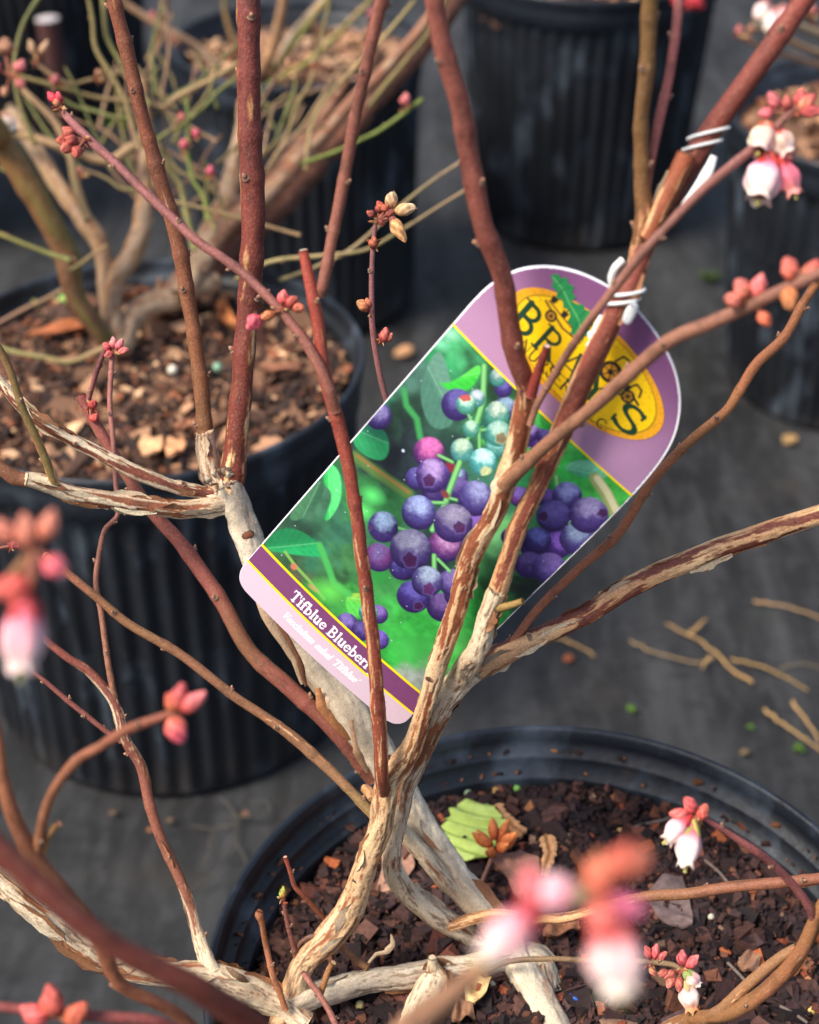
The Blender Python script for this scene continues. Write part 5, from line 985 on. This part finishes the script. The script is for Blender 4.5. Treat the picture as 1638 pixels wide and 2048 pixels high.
bg(bush_a, 1.02, [(360,600,50),(384,549,52),(431,458,52),(455,390,42),(470,330,36),(483,275,30),(488,200,24)], (170,142,110), name='stem', peel=.85, pale=TP, d1=1.08)
bg(bush_a, 1.03, [(395,545,44),(450,458,46),(530,396,44),(596,322,40),(651,264,34),(706,205,30),(798,110,27),(864,29,25),(910,-40,22)], (140,98,78), name='stem', peel=.25, pale=TP, d1=1.12)
bg(bush_a, 1.05, [(330,625,58),(420,540,60),(500,462,60),(580,380,60),(690,262,58),(790,150,56),(880,40,52),(930,-40,50)], (104,66,54), (92,58,46), 'trunk', peel=.06, pale=TP, d1=1.16)
bg(bush_a, 1.04, [(300,640,30),(390,520,36),(470,430,36),(560,338,32),(640,240,30),(690,160,24)], (150,108,88), name='stem', peel=.25, pale=TP, d1=1.12)
gr, ol, kh = (98,106,60), (116,106,66), (138,114,86)
TW = [
 (.95,[(600,328,12),(670,304,12),(717,282,12),(761,260,12),(816,220,12),(845,198,12)],(108,128,54),(112,130,60),2),
 (1.0,[(735,216,14),(761,183,14),(816,117,13),(864,55,12),(900,-20,11)],ol,ol,2),
 (1.02,[(541,337,14),(574,271,14),(596,205,13),(622,161,12),(640,90,11),(660,0,10)],kh,ol,2),
 (1.0,[(611,340,10),(618,278,12),(633,227,13),(670,176,12),(724,121,12),(780,60,11),(830,0,10)],(146,128,92),(150,134,92),3),
 (.97,[(300,290,12),(340,262,12),(369,246,12),(410,212,12),(440,180,11),(500,140,11)],gr,gr,3),
 (.96,[(372,190,9),(376,239,10),(376,301,12),(386,359,12),(407,393,12),(415,440,12)],(108,128,54),(108,120,54),2),
 (.97,[(410,318,9),(414,359,11),(415,407,12),(430,460,12)],gr,ol,1),
 (.98,[(60,120,10),(137,167,11),(180,160,11),(219,154,12),(250,140,11)],kh,kh,2),
 (.98,[(30,150,12),(133,178,12),(191,195,12),(260,202,12),(330,215,11)],ol,kh,2),
 (.96,[(120,196,10),(150,212,11),(191,222,12),(230,234,12),(262,236,12)],gr,gr,2),
 (.98,[(-20,252,22),(0,260,23),(62,273,24),(123,294,24),(178,314,25),(219,321,25),(263,294,28),(290,282,28)],TANC,TANC,3),
 (.97,[(30,160,16),(51,185,18),(89,219,20),(118,256,22),(140,310,24),(157,386,26),(176,440,26)],TANC,TANC,2),
 (.96,[(176,-10,12),(185,44,12),(191,96,13),(219,144,13),(246,191,13),(262,240,14),(280,300,14)],ol,kh,3),
 (.97,[(205,-10,14),(212,68,14),(225,100,13),(239,120,13),(262,160,13),(300,210,13)],ol,gr,3),
 (.95,[(90,-20,14),(68,10,14),(50,40,13),(41,62,13),(31,103,13),(28,150,13),(40,210,14),(70,290,15)],gr,ol,2),
 (.97,[(150,336,8),(185,345,8),(222,362,9),(239,376,10),(274,379,11),(290,380,11)],(148,112,96),gr,2),
 (.93,[(-40,455,14),(0,468,14),(51,489,14),(103,509,14),(140,520,16)],(136,130,66),gr,2),
 (.95,[(135,545,10),(165,525,11),(190,505,10),(215,490,8)],ol,kh,1),
 (1.0,[(326,222,18),(345,200,17),(386,178,16),(430,155,16),(468,133,16),(520,105,14)],TANC,TANC,1),
 (.99,[(311,270,14),(325,310,16),(340,340,16),(359,369,16),(376,444,18),(390,500,20)],ol,(130,130,80),2),
 (.98,[(330,300,10),(360,345,10),(410,360,10),(440,400,12),(455,440,14)],kh,ol,2),
 (1.0,[(523,212,9),(545,210,9),(567,194,9),(578,186,8)],ol,kh,1),
 (1.03,[(567,240,11),(580,215,11),(589,190,10),(592,150,9)],gr,ol,1),
 (1.0,[(700,128,9),(672,150,9),(640,200,10),(600,260,11),(560,300,12),(530,345,12)],(138,108,96),kh,2),
 (.9,[(330,400,10),(420,420,10),(600,470,11)],kh,kh,1),
 (.85,[(470,560,14),(540,524,13),(640,512,12),(730,500,11),(800,462,10),(870,418,9),(945,372,9)],(150,140,96),(150,128,104),2),
 (.86,[(560,560,12),(630,535,12),(700,500,11),(780,430,10),(850,372,10),(930,318,9)],(148,132,96),(150,130,110),2),
 (1.0,[(-10,650,12),(30,628,12),(60,612,12),(102,593,12),(140,570,12)],(140,108,92),kh,1),
 (.97,[(-20,690,12),(30,704,12),(93,715,13),(139,723,13),(190,704,14),(225,690,15)],(148,150,96),TANC,1),
 (1.02,[(240,300,12),(262,340,12),(275,380,14),(280,420,16)],gr,ol,1),
 (.96,[(-10,330,12),(10,342,11),(40,350,9)],gr,gr,0),
 (1.0,[(430,330,10),(455,310,11),(478,290,11),(530,270,12)],ol,kh,1),
]
for d, pts, c1, c2, nb in TW: bg(bush_a, d, [(x_, y_, w_*.82) for x_, y_, w_ in pts], c1, c2, buds=nb, green=.3)
for q in range(34):     # fine tangled twigs
    x0, y0 = rng.uniform(170, 560), rng.uniform(190, 430); an = math.radians(rng.uniform(35, 150)); L_ = rng.uniform(110, 260); d_ = rng.uniform(.97, 1.12)
    pts = []; x_, y_ = x0, y0
    for k in range(5):
        pts.append((x_, y_, 9.5-k*.9)); an += rng.normal(0, .16); x_ += L_/4*math.cos(an); y_ -= L_/4*math.sin(an)
    c_ = [(128,102,80),(116,106,66),(104,110,62),(146,120,98),(120,90,78)][q % 5]
    bg(bush_a, d_, pts, c_, c_, buds=2)
def pinkbuds(root, lst, label=None):
    for x, y, d, s, cc in lst:
        cluster(root, x, y+s*.3, d, [('bud',0,0,s,s*.8,90,.5,cc[0],cc[1])], name='flower_bud_cluster')
PKB = ((190,84,84),(222,130,124)); MAG = ((206,64,90),(232,100,120)); OLB = ((150,96,66),(196,150,110))
pinkbuds(bush_a, [(392,268,.955,22,MAG),(369,290,.955,24,MAG),(421,343,.965,24,MAG),(811,202,.945,30,PKB),(364,236,.955,18,PKB),(197,148,.975,18,OLB),(161,342,.97,15,PKB),(112,162,.97,26,PKB),(575,125,.985,18,OLB),(624,128,.99,14,OLB)])
cluster(bush_a, 20, 150, .93, [('bud',-18,-8,30,26,150,.5,*PKB),('bud',14,-6,32,28,60,.5,*PKB),('bud',14,12,26,22,-40,.5,(196,90,84),(222,130,120)),('bud',-6,24,26,18,250,.4,*OLB),('bud',-8,-40,40,36,90,.5,(140,100,70),(190,140,100))])
cluster(bush_a, 75, 120, .95, [('husk',-6,-12,30,14,110,.4,(176,140,96),(206,176,130)),('husk',6,-12,30,14,60,.4,(176,140,96),(206,176,130))])
cluster(bush_a, 10, 235, .93, [('bell',0,-4,44,26,-60,.4,(206,190,160),(226,216,196),(236,230,214),(170,120,96))])
# the plant in the pot behind the left one
bush_e = thing('blueberry_bush', (PE[0], PE[1], SE), 'blurred bush with green and whitish twigs in the pot behind the left pot', 'shrub')
for pts, c1, w2 in [([(556,128,20),(578,84,18),(611,40,18),(648,0,16),(690,-50,14)],(196,184,170),0),([(523,180,13),(574,147,13),(615,125,12),(662,80,12),(706,37,12),(760,-20,11)],(112,128,62),0),
                ([(541,150,12),(600,70,13),(660,-10,13)],(116,128,66),0),([(470,160,20),(441,137,18),(393,92,16),(342,62,15),(256,10,14),(230,-30,12)],(160,136,116),0),([(505,165,26),(540,110,24),(560,40,22),(575,-40,20)],(150,118,92),1),
                ([(300,120,14),(318,70,16),(330,0,16),(340,-40,14)],(150,124,98),0),([(505,170,14),(480,110,14),(455,40,13),(440,-40,12)],(124,112,76),0)]:
    bg(bush_e, 1.42, pts, c1, name='stem' if w2 else 'twig', d1=1.36, peel=.2, green=.2)
stem(bush_e, [(540,200,1.46,34),(556,170,1.455,30),(562,128,1.42,26)], col=(150,120,94), peel=.4, name='stem', step=.003, sides=18)
pinkbuds(bush_e, [(305,32,1.38,18,PKB),(462,104,1.4,20,PKB),(342,80,1.38,18,PKB),(745,30,1.4,26,PKB),(640,70,1.4,16,OLB)])
# the plant in the pot at the right edge
bush_d = thing('blueberry_bush', (PD[0], PD[1], SE), 'blurred grey twigs with a white bell flower in the top right corner', 'shrub')
for pts, c1 in [([(1780,230,36),(1740,150,30),(1690,90,24),(1640,70,20),(1590,50,16),(1560,40,12)],(150,134,116)),([(1700,110,20),(1650,108,16),(1600,92,15),(1540,60,12),(1500,62,10)],(160,140,116)),
                ([(1690,140,18),(1640,130,16),(1580,112,15),(1530,98,14),(1480,70,11)],(156,128,110)),([(1640,70,16),(1610,20,14),(1590,-30,12)],(150,120,110)),([(1760,190,24),(1700,60,20),(1650,-40,18)],(130,116,80))]:
    bg(bush_d, 1.28, pts, c1, d1=1.2, peel=.2)
cluster(bush_d, 1556, 30, 1.2, [('bell',-8,-6,50,34,-105,.4,(226,196,190),(240,230,222),WH,(176,110,96)),('bell',10,-12,46,32,-80,.4,(226,190,190),(240,226,222),WH,(176,110,96)),('bell',-24,-22,44,30,-120,.4,(236,214,206),(242,236,230),WH,(176,110,96))], label='white bell flowers in the top right corner')
pinkbuds(bush_d, [(1478,62,1.2,20,PKB),(1502,58,1.2,20,OLB),(1624,22,1.23,22,PKB)])
# a red flower bud on the plant in the lone pot, and its stem
bush_c = thing('blueberry_bush', (PC[0], PC[1], SE), 'bush in the lone pot behind the tag, showing only a red bud at the top', 'shrub')
stem(bush_c, [(1165,-120,1.62,30),(1200,-200,1.55,26),(1290,-130,1.5,14),(1372,-8,1.46,9)], col=(140,84,76), peel=0, name='stem', step=.003, sides=16)
cluster(bush_c, 1374, -8, 1.46, [('bud',0,2,40,36,200,.4,(176,24,34),(206,40,50)),('bud',6,2,40,34,-40,.4,(176,24,34),(206,40,50)),('bud',4,0,36,30,-100,.4,(170,24,34),(196,40,50))])
# cut brown stake at the top left
PG = onz(150, 300, 0.0)
stake = MB(); X = np.array([P(140,290,1.95), P(116,160,1.9), P(95,38,1.86)]); X = np.stack([np.interp(np.linspace(0,2,30), range(3), X[:,k]) for k in range(3)], 1)
tube(stake, X, .0135, (92,58,54), 24)
stk = stake.build('stake', M_BARK, None, X[0]); stk.location = X[0]; tag(stk, 'blurred brown stake with a pale sawn top in the top left corner', 'stake')
cap = MB(); V, F, c = lathe(.003, .0142, lambda t: np.sqrt(np.clip(1-t**2, 0, 1)), lambda t, a: lin((196,186,186))+0*t[:, None], 0, 0, 6, 24)
cap.add(place(V, X[-1]-X[0], (X[-1]-X[-2])), F, c); cap.build('cut_end', M_CHIP, stk)

# ------------------------------------------------------------------ small things on the soil of the front pot
def soilpt(x, y, up=0.0):
    p = onz(x, y, SB+.004)
    for _ in range(3): p = onz(x, y, float(zB(np.array([p[0]]), np.array([p[1]]))[0])+.004+up)
    return p
def flat_thing(name, pts, z0, mat, colf, label, cat, curl=0.0, thick=.0006, nx=16, ny=22, zfun=None, kind=None):
    """a thin sheet (leaf, bark flake) lying at pixel outline pts: list of (spine x, spine y, half width px) from tip to base"""
    sp = np.array([zfun(p[0], p[1]) for p in pts]); hw = np.array([p[2] for p in pts]); tt = np.linspace(0, len(pts)-1, ny)
    S_ = np.stack([np.interp(tt, np.arange(len(pts)), sp[:, k]) for k in range(3)], 1); W_ = np.interp(tt, np.arange(len(pts)), hw)
    dirv = S_[-1]-S_[0]; dirv /= np.linalg.norm(dirv); side = np.cross(dirv, [0, 0, 1]); side /= np.linalg.norm(side); nrm = np.cross(side, dirv)
    d = (S_[0]-CAM)@FWD; k = d/FPX
    A = []; UVc = []
    for i in range(ny):
        for j in np.linspace(-1, 1, nx):
            A.append(S_[i]+side*j*W_[i]*k+nrm*(curl*(j*j)*W_[i]*k+.0012*math.sin(i*.5+j*2))); UVc.append((j, i/(ny-1)))
    A = np.array(A); UVc = np.array(UVc); m = len(A); g = grid_faces(ny, nx, False)
    mb = MB(); cc = colf(UVc[:, 0], UVc[:, 1]); mb.add(A, g, cc); mb.add(A-nrm*thick, g[:, ::-1], cc*.9)
    o = mb.build(name, mat, None, S_[0]); o.location = S_[0]
    return tag(o, label, cat, kind=kind)
# toothed yellow green leaf
def leafcol(u, v):
    c = lin((188,208,104))+0*u[:, None]; vein = np.exp(-(u/.05)**2)*.8+.5*np.exp(-((np.mod(v*5+np.abs(u)*.9, 1)-.5)/.05)**2)
    c = c*(1-.22*np.minimum(vein, 1))[:, None]+lin((206,216,140))*.22*np.minimum(vein, 1)[:, None]
    return c*(.86+.28*fbm(u*3, v*5, 0*u, 3, 4))[:, None]
prof = [];
for i, q in enumerate(np.linspace(0, 1, 29)):
    wv = 58*(math.sin(math.pi*(.10+.84*q))**.75)*(1.12 if i % 4 == 2 else .90 if i % 4 == 0 else 1.0)
    prof.append((953-10*q, 1604+114*q, max(wv, 9)))
flat_thing('leaf', prof, 0, M_LEAF, leafcol, 'yellow green leaf with toothed edges lying on the dark soil', 'leaf', curl=.12, nx=22, ny=57, zfun=lambda x, y: soilpt(x, y, .006))
# dried cedar sprigs
def sprig(pts, label, s):
    mb = MB(); Pw = [soilpt(x, y, .004) for x, y in pts]; X = np.stack([np.interp(np.linspace(0, len(pts)-1, 22), range(len(pts)), [p[k] for p in Pw]) for k in range(3)], 1)
    T, Nn, B = frames(X); tube(mb, X, .0007, (150,104,66), 8)
    for i in range(1, 22):
        for sg in (-1, 1):
            d = T[i]*.8+B[i]*sg*.8+Nn[i]*.15; V, F, c = lathe(s*(1-.5*i/22)*(.8+.4*rng.random()), s*.26, lambda t: np.sin(np.pi*np.clip(t, .05, .97)), lambda t, a: (lin((176,124,82))*(1-t)[:, None]+lin((206,158,112))*t[:, None]), 0, 0, 6, 7)
            V[:, 0] *= .6; mb.add(place(V, X[i], d), F, c)
    o = mb.build('cedar_sprig', M_CHIP, None, Pw[0]); o.location = Pw[0]; tag(o, label, 'dry sprig', 'dry cedar sprigs on the soil')
sprig([(982,1612),(1010,1640),(1042,1664)], 'dry tan cedar sprig beside the yellow green leaf', .0062)
sprig([(1092,1668),(1100,1706),(1088,1750)], 'dry tan cedar sprig standing clear on dark soil between the leaf and the pink bells', .0055)
sprig([(1588,1718),(1600,1740),(1612,1762)], 'dry tan cedar sprig near the right rim of the front pot', .005)
# orange dried flower
p = soilpt(990, 1700, .01); fl = MB()
for k in range(9):
    a = k*.7+.3; V, F, c = lathe(.009+.003*rng.random(), .0024, lambda t: np.sin(np.pi*np.clip(t, .05, .97)**.8)**.8, lambda t, a_: lin((150,62,36))*(1-t)[:, None]+lin((214,126,64))*t[:, None], 3, .12, 9, 12)
    fl.add(place(V, p+np.array([.002*math.cos(a), .002*math.sin(a), .002*(k % 3)]), np.array([math.cos(a), math.sin(a)*.7+.3, .5+.25*(k % 3)])), F, c)
o = fl.build('dried_flower', M_BUD, None, p); o.location = p; tag(o, 'orange dried flower leaning on the yellow green leaf', 'dried flower')
st = MB(); tube(st, np.linspace(soilpt(955, 1785, .0), p, 14)-p, .0009, (146,100,82), 10); st.build('stalk', M_BARK, o)
# fertiliser pellets
def sphere(c, r, col, seed):
    mb = MB(); t = np.linspace(0, np.pi, 12)[:, None]; a = np.linspace(0, 2*np.pi, 18, endpoint=False)[None]
    V = np.stack([np.sin(t)*np.cos(a), np.sin(t)*np.sin(a), np.cos(t)+0*a], -1).reshape(-1, 3); V *= r*(1+.12*(vnoise(V[:, 0]*2+seed, V[:, 1]*2, V[:, 2]*2)-.5))[:, None]
    o_ = mb; mb.add(V, grid_faces(12, 18), lin(col)*(.85+.3*vnoise(V[:, 0]/r*3, V[:, 1]/r*3, V[:, 2]/r*3, seed))[:, None])
    return mb
YL, GN_, PG_, WT = (206,176,96), (150,182,110), (172,196,160), (222,216,190)
for i, (x, y, r, cc, lb) in enumerate([
    (890,1586,11,(176,136,72),'tan fertilizer pellet under the pale peeling trunk above the leaf'),(934,1581,10,PG_,'pale green fertilizer pellet straight above the leaf'),(991,1583,9,(196,152,80),'ochre fertilizer pellet above the right tip of the leaf'),
    (1032,1559,9,(196,172,80),'yellow fertilizer pellet of a pair close to the back rim'),(1034,1578,8,(128,186,84),'bright green fertilizer pellet of a pair close to the back rim'),(852,1636,9,GN_,'dull green fertilizer pellet left of the leaf'),
    (614,1683,11,PG_,'large pale green fertilizer pellet at the left near the thin diagonal stem'),(632,1666,8,(176,186,96),'yellowish fertilizer pellet next to a large pale green one'),(612,1716,7,(150,196,120),'small green fertilizer pellet under the large pale green one'),
    (608,1776,9,(130,160,90),'moss green fertilizer pellet beside the forked orange shoot'),(720,2011,10,(206,186,120),'cream fertilizer pellet between the low pale trunks'),(983,1969,9,(216,206,176),'white fertilizer pellet beside the blurred stem at the bottom'),
    (1059,2041,11,YL,'big yellow fertilizer pellet at the bottom edge'),(1569,1679,9,PG_,'pale green fertilizer pellet near the right rim'),(1482,1625,8,(186,190,150),'greyish fertilizer pellet against reddish chips near the right rim'),
    (1429,2014,9,PG_,'pale green fertilizer pellet behind the orange branch at the bottom right'),(1622,2021,10,YL,'yellow fertilizer pellet in the bottom right corner'),(1608,2036,8,(190,200,150),'pale fertilizer pellet next to the yellow one in the bottom right corner'),
    (1422,1834,7,(190,180,160),'small grey fertilizer pellet under the reddish horizontal branch'),(1240,1660,6,(190,150,90),'small ochre fertilizer pellet between dark chips above the pink bells')]):
    p = soilpt(x, y, .0005); d = (p-CAM)@FWD; o = sphere(p, r*d/FPX, cc, i).build('fertilizer_pellet', M_PELLET); o.location = p; tag(o, lb, 'pellet', 'fertilizer pellets on the soil')
# blue thread
p = soilpt(1150, 1998, .002); b = MB(); tube(b, [soilpt(1140, 1990, .002)-p, soilpt(1150, 1997, .004)-p, soilpt(1161, 2003, .002)-p], .0008, (20,80,170), 8); o = b.build('plastic_thread', M_PELLET); o.location = p; tag(o, 'short bright blue plastic thread on the dark soil', 'thread')
# flat bark pieces
def barkcol(c):
    return lambda u, v: lin(c)*(.7+.6*fbm(u*1.5, v*9, 0*u, 4, int(c[0])))[:, None]
for pts, cc, lb, cu in [([(1010,1705,34),(1040,1730,40),(1050,1765,30),(1052,1790,14)],(150,106,88),'large flat pinkish bark piece under the orange dried flower',.1),
    ([(1345,1750,20),(1330,1790,44),(1350,1830,36),(1370,1850,14)],(112,92,88),'large flat grey bark piece below the hanging pink bells',.05),
    ([(1090,1868,12),(1112,1858,20),(1140,1852,18),(1160,1848,8)],(150,100,72),'curled brown bark piece behind the blurred flowers',.5),
    ([(1440,1620,8),(1475,1640,16),(1510,1662,12)],(130,76,52),'reddish bark splinter near the right rim of the front pot',.3),
    ([(1476,1922,12),(1500,1922,26),(1518,1930,20)],(156,116,90),'pale bark chip in front of the orange branch at the right',.15),
    ([(940,2010,10),(950,1985,24),(962,1960,22),(966,1945,8)],(206,176,124),'curled straw coloured husk at the foot of the low pale trunk',.9),
    ([(905,2040,10),(925,2025,26),(950,2030,16)],(140,102,76),'curled brown leaf fragment at the bottom edge of the soil',.8),
    ([(480,1830,8),(492,1815,14),(498,1798,7)],(130,78,52),'brown bark chip against the left inner wall of the front pot',.2),
    ([(780,1640,14),(800,1730,30),(770,1780,20)],(160,120,100),'pale pinkish bark chip seen between the crossing trunks',.1)]:
    flat_thing('bark_piece', pts, 0, M_CHIP, barkcol(cc), lb, 'bark piece', curl=cu, thick=.0012, zfun=lambda x, y: soilpt(x, y, .005))
# fine roots on the soil
for pts, lb in [([(1262,1656),(1290,1648),(1330,1640),(1350,1630)],'thin grey root thread on the soil beside the hanging pink bells'),([(1410,1720),(1440,1745),(1455,1765),(1470,1775)],'dark wiry root thread below the purple flower stalk'),([(1455,1925),(1480,1950),(1500,1972)],'grey wiry root thread in front of the orange branch'),([(1560,2012),(1590,2028),(1615,2046)],'grey root thread in the bottom right corner of the soil')]:
    p = soilpt(*pts[0], .004); b = MB(); tube(b, smooth_path([soilpt(*q, .004)-p for q in pts], 30), .0007, (112,98,88), 7); o = b.build('root_thread', M_CHIP); o.location = p; tag(o, lb, 'root')

# ------------------------------------------------------------------ litter on the ground
def gp(x, y, h=.003): return onz(x, y, h)
def litter(strands, r, col, label, cat='twig'):
    p = gp(*strands[0][0]); mb = MB()
    for s in strands:
        r_ = r*.42; X = smooth_path([gp(*q)+[0, 0, .004*rng.random()] for q in s], 40); X[:, :2] += (np.stack([vnoise(np.arange(40)*.35, len(s), 0, 5), vnoise(np.arange(40)*.35, len(s)+4, 0, 6)], 1)-.5)*.0022
        tube(mb, X-p, np.linspace(r_, r_*.5, 40)*(1+.25*(vnoise(np.arange(40)*.6, 0, 0, len(s)))), col, 8)
    o = mb.build('straw', M_CHIP); o.location = p; tag(o, label, cat)
litter([[(1505,1368),(1470,1348),(1430,1310),(1390,1280),(1330,1248)],[(1378,1275),(1395,1256),(1412,1242)],[(1420,1318),(1400,1345)]], 0.0023, (186,146,92), 'straw coloured forked twig on the grey fabric right of the tag')
litter([[(1258,1290),(1310,1312),(1400,1328),(1430,1318)]], 0.0015, (166,136,92), 'thin bent straw touching the forked twig on the fabric')
litter([[(1460,1322),(1520,1332),(1570,1355),(1616,1385)]], 0.0017, (176,140,84), 'long thin straw curving away from the forked twig')
litter([[(1560,1340),(1600,1330),(1650,1345)]], 0.0011, (130,112,86), 'faint thin straw at the right edge below the peeling branch')
litter([[(1505,1206),(1560,1215),(1610,1228),(1660,1250)]], 0.0021, (170,134,92), 'tan straw on the fabric just under the peeling branch at the right edge')
litter([[(1110,1275),(1150,1295),(1190,1315)]], 0.0023, (180,144,94), 'short straight straw just below the peeling branch')
litter([[(1526,1424),(1570,1452),(1610,1482),(1650,1510)]], 0.0023, (180,144,94), 'tan straw at the right edge, lower one of a crossing pair')
litter([[(1586,1405),(1606,1440),(1640,1490)]], 0.0024, (186,148,98), 'tan straw at the right edge, upper one of a crossing pair')
litter([[(440,1600),(480,1640),(462,1690),(430,1750),(380,1790)],[(460,1640),(520,1645),(545,1620),(530,1605),(495,1608)],[(468,1650),(420,1660),(380,1652)],[(475,1690),(490,1720),(495,1745)],[(425,1670),(415,1720),(390,1745)]], 0.0012, (84,79,70), 'pale tangle of thin roots on the fabric left of the front pot', 'roots')
def ground_chip(x, y, s, col, label, name='wood_chip', cat='wood chip', mat=None):
    p = gp(x, y, .003); d = (p-CAM)@FWD; k = s*d/FPX; mb = MB()
    V = np.array([[-1,-.6,0],[-.2,-.8,0],[1,-.3,0],[.9,.5,0],[.1,.8,0],[-.8,.5,0]]); V = np.concatenate([V, V*.85+[0,0,.4]])*k*.5*(1+rng.uniform(-.2,.2,(12,1)))
    i = np.arange(6); mb.add(V, [np.stack([i, (i+1) % 6, (i+1) % 6+6, i+6], -1), np.stack([np.full(4, 6), 6+np.arange(1, 5), 6+np.arange(2, 6)], -1)], lin(col)*rng.uniform(.8, 1.2, (12, 1)))
    o = mb.build(name, mat or M_CHIP, None, smooth=False); o.location = p; tag(o, label, cat)
ground_chip(808, 705, 40, (196,146,104), 'tan wood chip on the fabric between the left pot and the tag')
ground_chip(1136, 1317, 24, (150,84,52), 'rust brown wood chip on the fabric below the peeling branch')
ground_chip(1578, 882, 34, (176,140,92), 'tan wood chip at the foot of the pot at the right edge')
ground_chip(490, 1628, 17, (110,80,62), 'brown wood chip at the foot of the left pot')
ground_chip(226, 1625, 16, (100,76,60), 'small brown wood chip under the left edge of the left pot')
ground_chip(340, 1640, 15, (104,82,66), 'small tan wood chip in front of the left pot')
ground_chip(300, 1660, 14, (150,100,70), 'tiny reddish wood chip in front of the left pot')
def weed(x, y, s, label, n_=26, col=(88,124,40)):
    p = gp(x, y, .002); d = (p-CAM)@FWD; k = s*.8*d/FPX; mb = MB()
    for q in range(n_):
        a = rng.uniform(0, 6.283); e = rng.uniform(.2, 1.3); dv = np.array([math.cos(a)*math.cos(e), math.sin(a)*math.cos(e), math.sin(e)])
        V, F, c = lathe(k*rng.uniform(.3, .6), k*.14, lambda t: np.sin(np.pi*np.clip(t, .05, .97)), lambda t, a_: lin(col)*(.7+.5*t)[:, None], 0, 0, 6, 8); V[:, 0] *= .3
        mb.add(place(V, np.array([rng.normal(0, k*.12), rng.normal(0, k*.12), 0]), dv), F, c)
    o = mb.build('weed', M_LEAF); o.location = p; tag(o, label, 'weed')
weed(1262, 1421, 30, 'tiny green weed on the fabric above the front pot'); weed(1598, 1499, 30, 'tiny green weed at the right edge by the crossing straws'); weed(1500, 1455, 18, 'faint small weed left of the crossing straws')
weed(245, 250, 60, 'dark green weed between the pots at the upper left', col=(60,110,24)); weed(1420, 560, 50, 'blurred weed in front of the pot at the right edge', col=(56,76,34))
ground_chip(1490, 1505, 20, (110,92,66), 'small pile of tan debris on the fabric above the right rim', 'wood_chip')
# litter in the left pot
def apt(x, y, up): 
    p = onz(x, y, SA+.006)
    for _ in range(3): p = onz(x, y, float(zA(np.array([p[0]]), np.array([p[1]]))[0])+.004+up)
    return p
for pts, cc, lb, cu in [([(60,668,10),(130,655,20),(200,650,16),(235,655,6)],(170,100,62),'long reddish bark strip on the chips of the left pot',.3),([(455,590,8),(440,615,12),(455,645,14),(480,652,6)],(190,120,72),'curled orange bark strip between the tall stems',.8),
    ([(300,905,14),(300,890,26),(305,872,18)],(222,170,124),'big pale bark chip inside the front rim of the left pot',.1),([(345,905,12),(350,890,22),(352,875,14)],(206,146,104),'orange bark chip inside the front rim of the left pot',.1),([(350,850,10),(375,845,18),(400,850,12)],(170,114,84),'brown bark chip under the tall left stem',.1),
    ([(340,650,12),(380,655,18),(400,640,12)],(206,156,116),'pale bark chip behind the tall left stem',.1),([(520,730,10),(560,735,14),(600,730,10)],(160,108,80),'brown bark chip right of the thick red stem',.15)]:
    flat_thing('bark_piece', pts, 0, M_CHIP, barkcol(cc), lb, 'bark piece', curl=cu, thick=.002, zfun=lambda x, y: apt(x, y, .010))
for q, (x, y, lb) in enumerate([(130,600,'light green leaflet on the chips by the mossy stem'),(68,610,'yellow green leaflet at the back of the left pot'),(345,740,'whitish pellet on dark chips between the tall stems'),(435,735,'bluish green pellet right of the thick red stem')]):
    p = apt(x, y, .004); d = (p-CAM)@FWD
    o = sphere(p, (12 if q < 2 else 10)*d/FPX, [(150,190,80),(176,176,90),(226,216,190),(130,170,140)][q], q).build('fertilizer_pellet' if q > 1 else 'green_leaflet', M_PELLET); o.location = p; tag(o, lb, 'pellet' if q > 1 else 'leaflet')
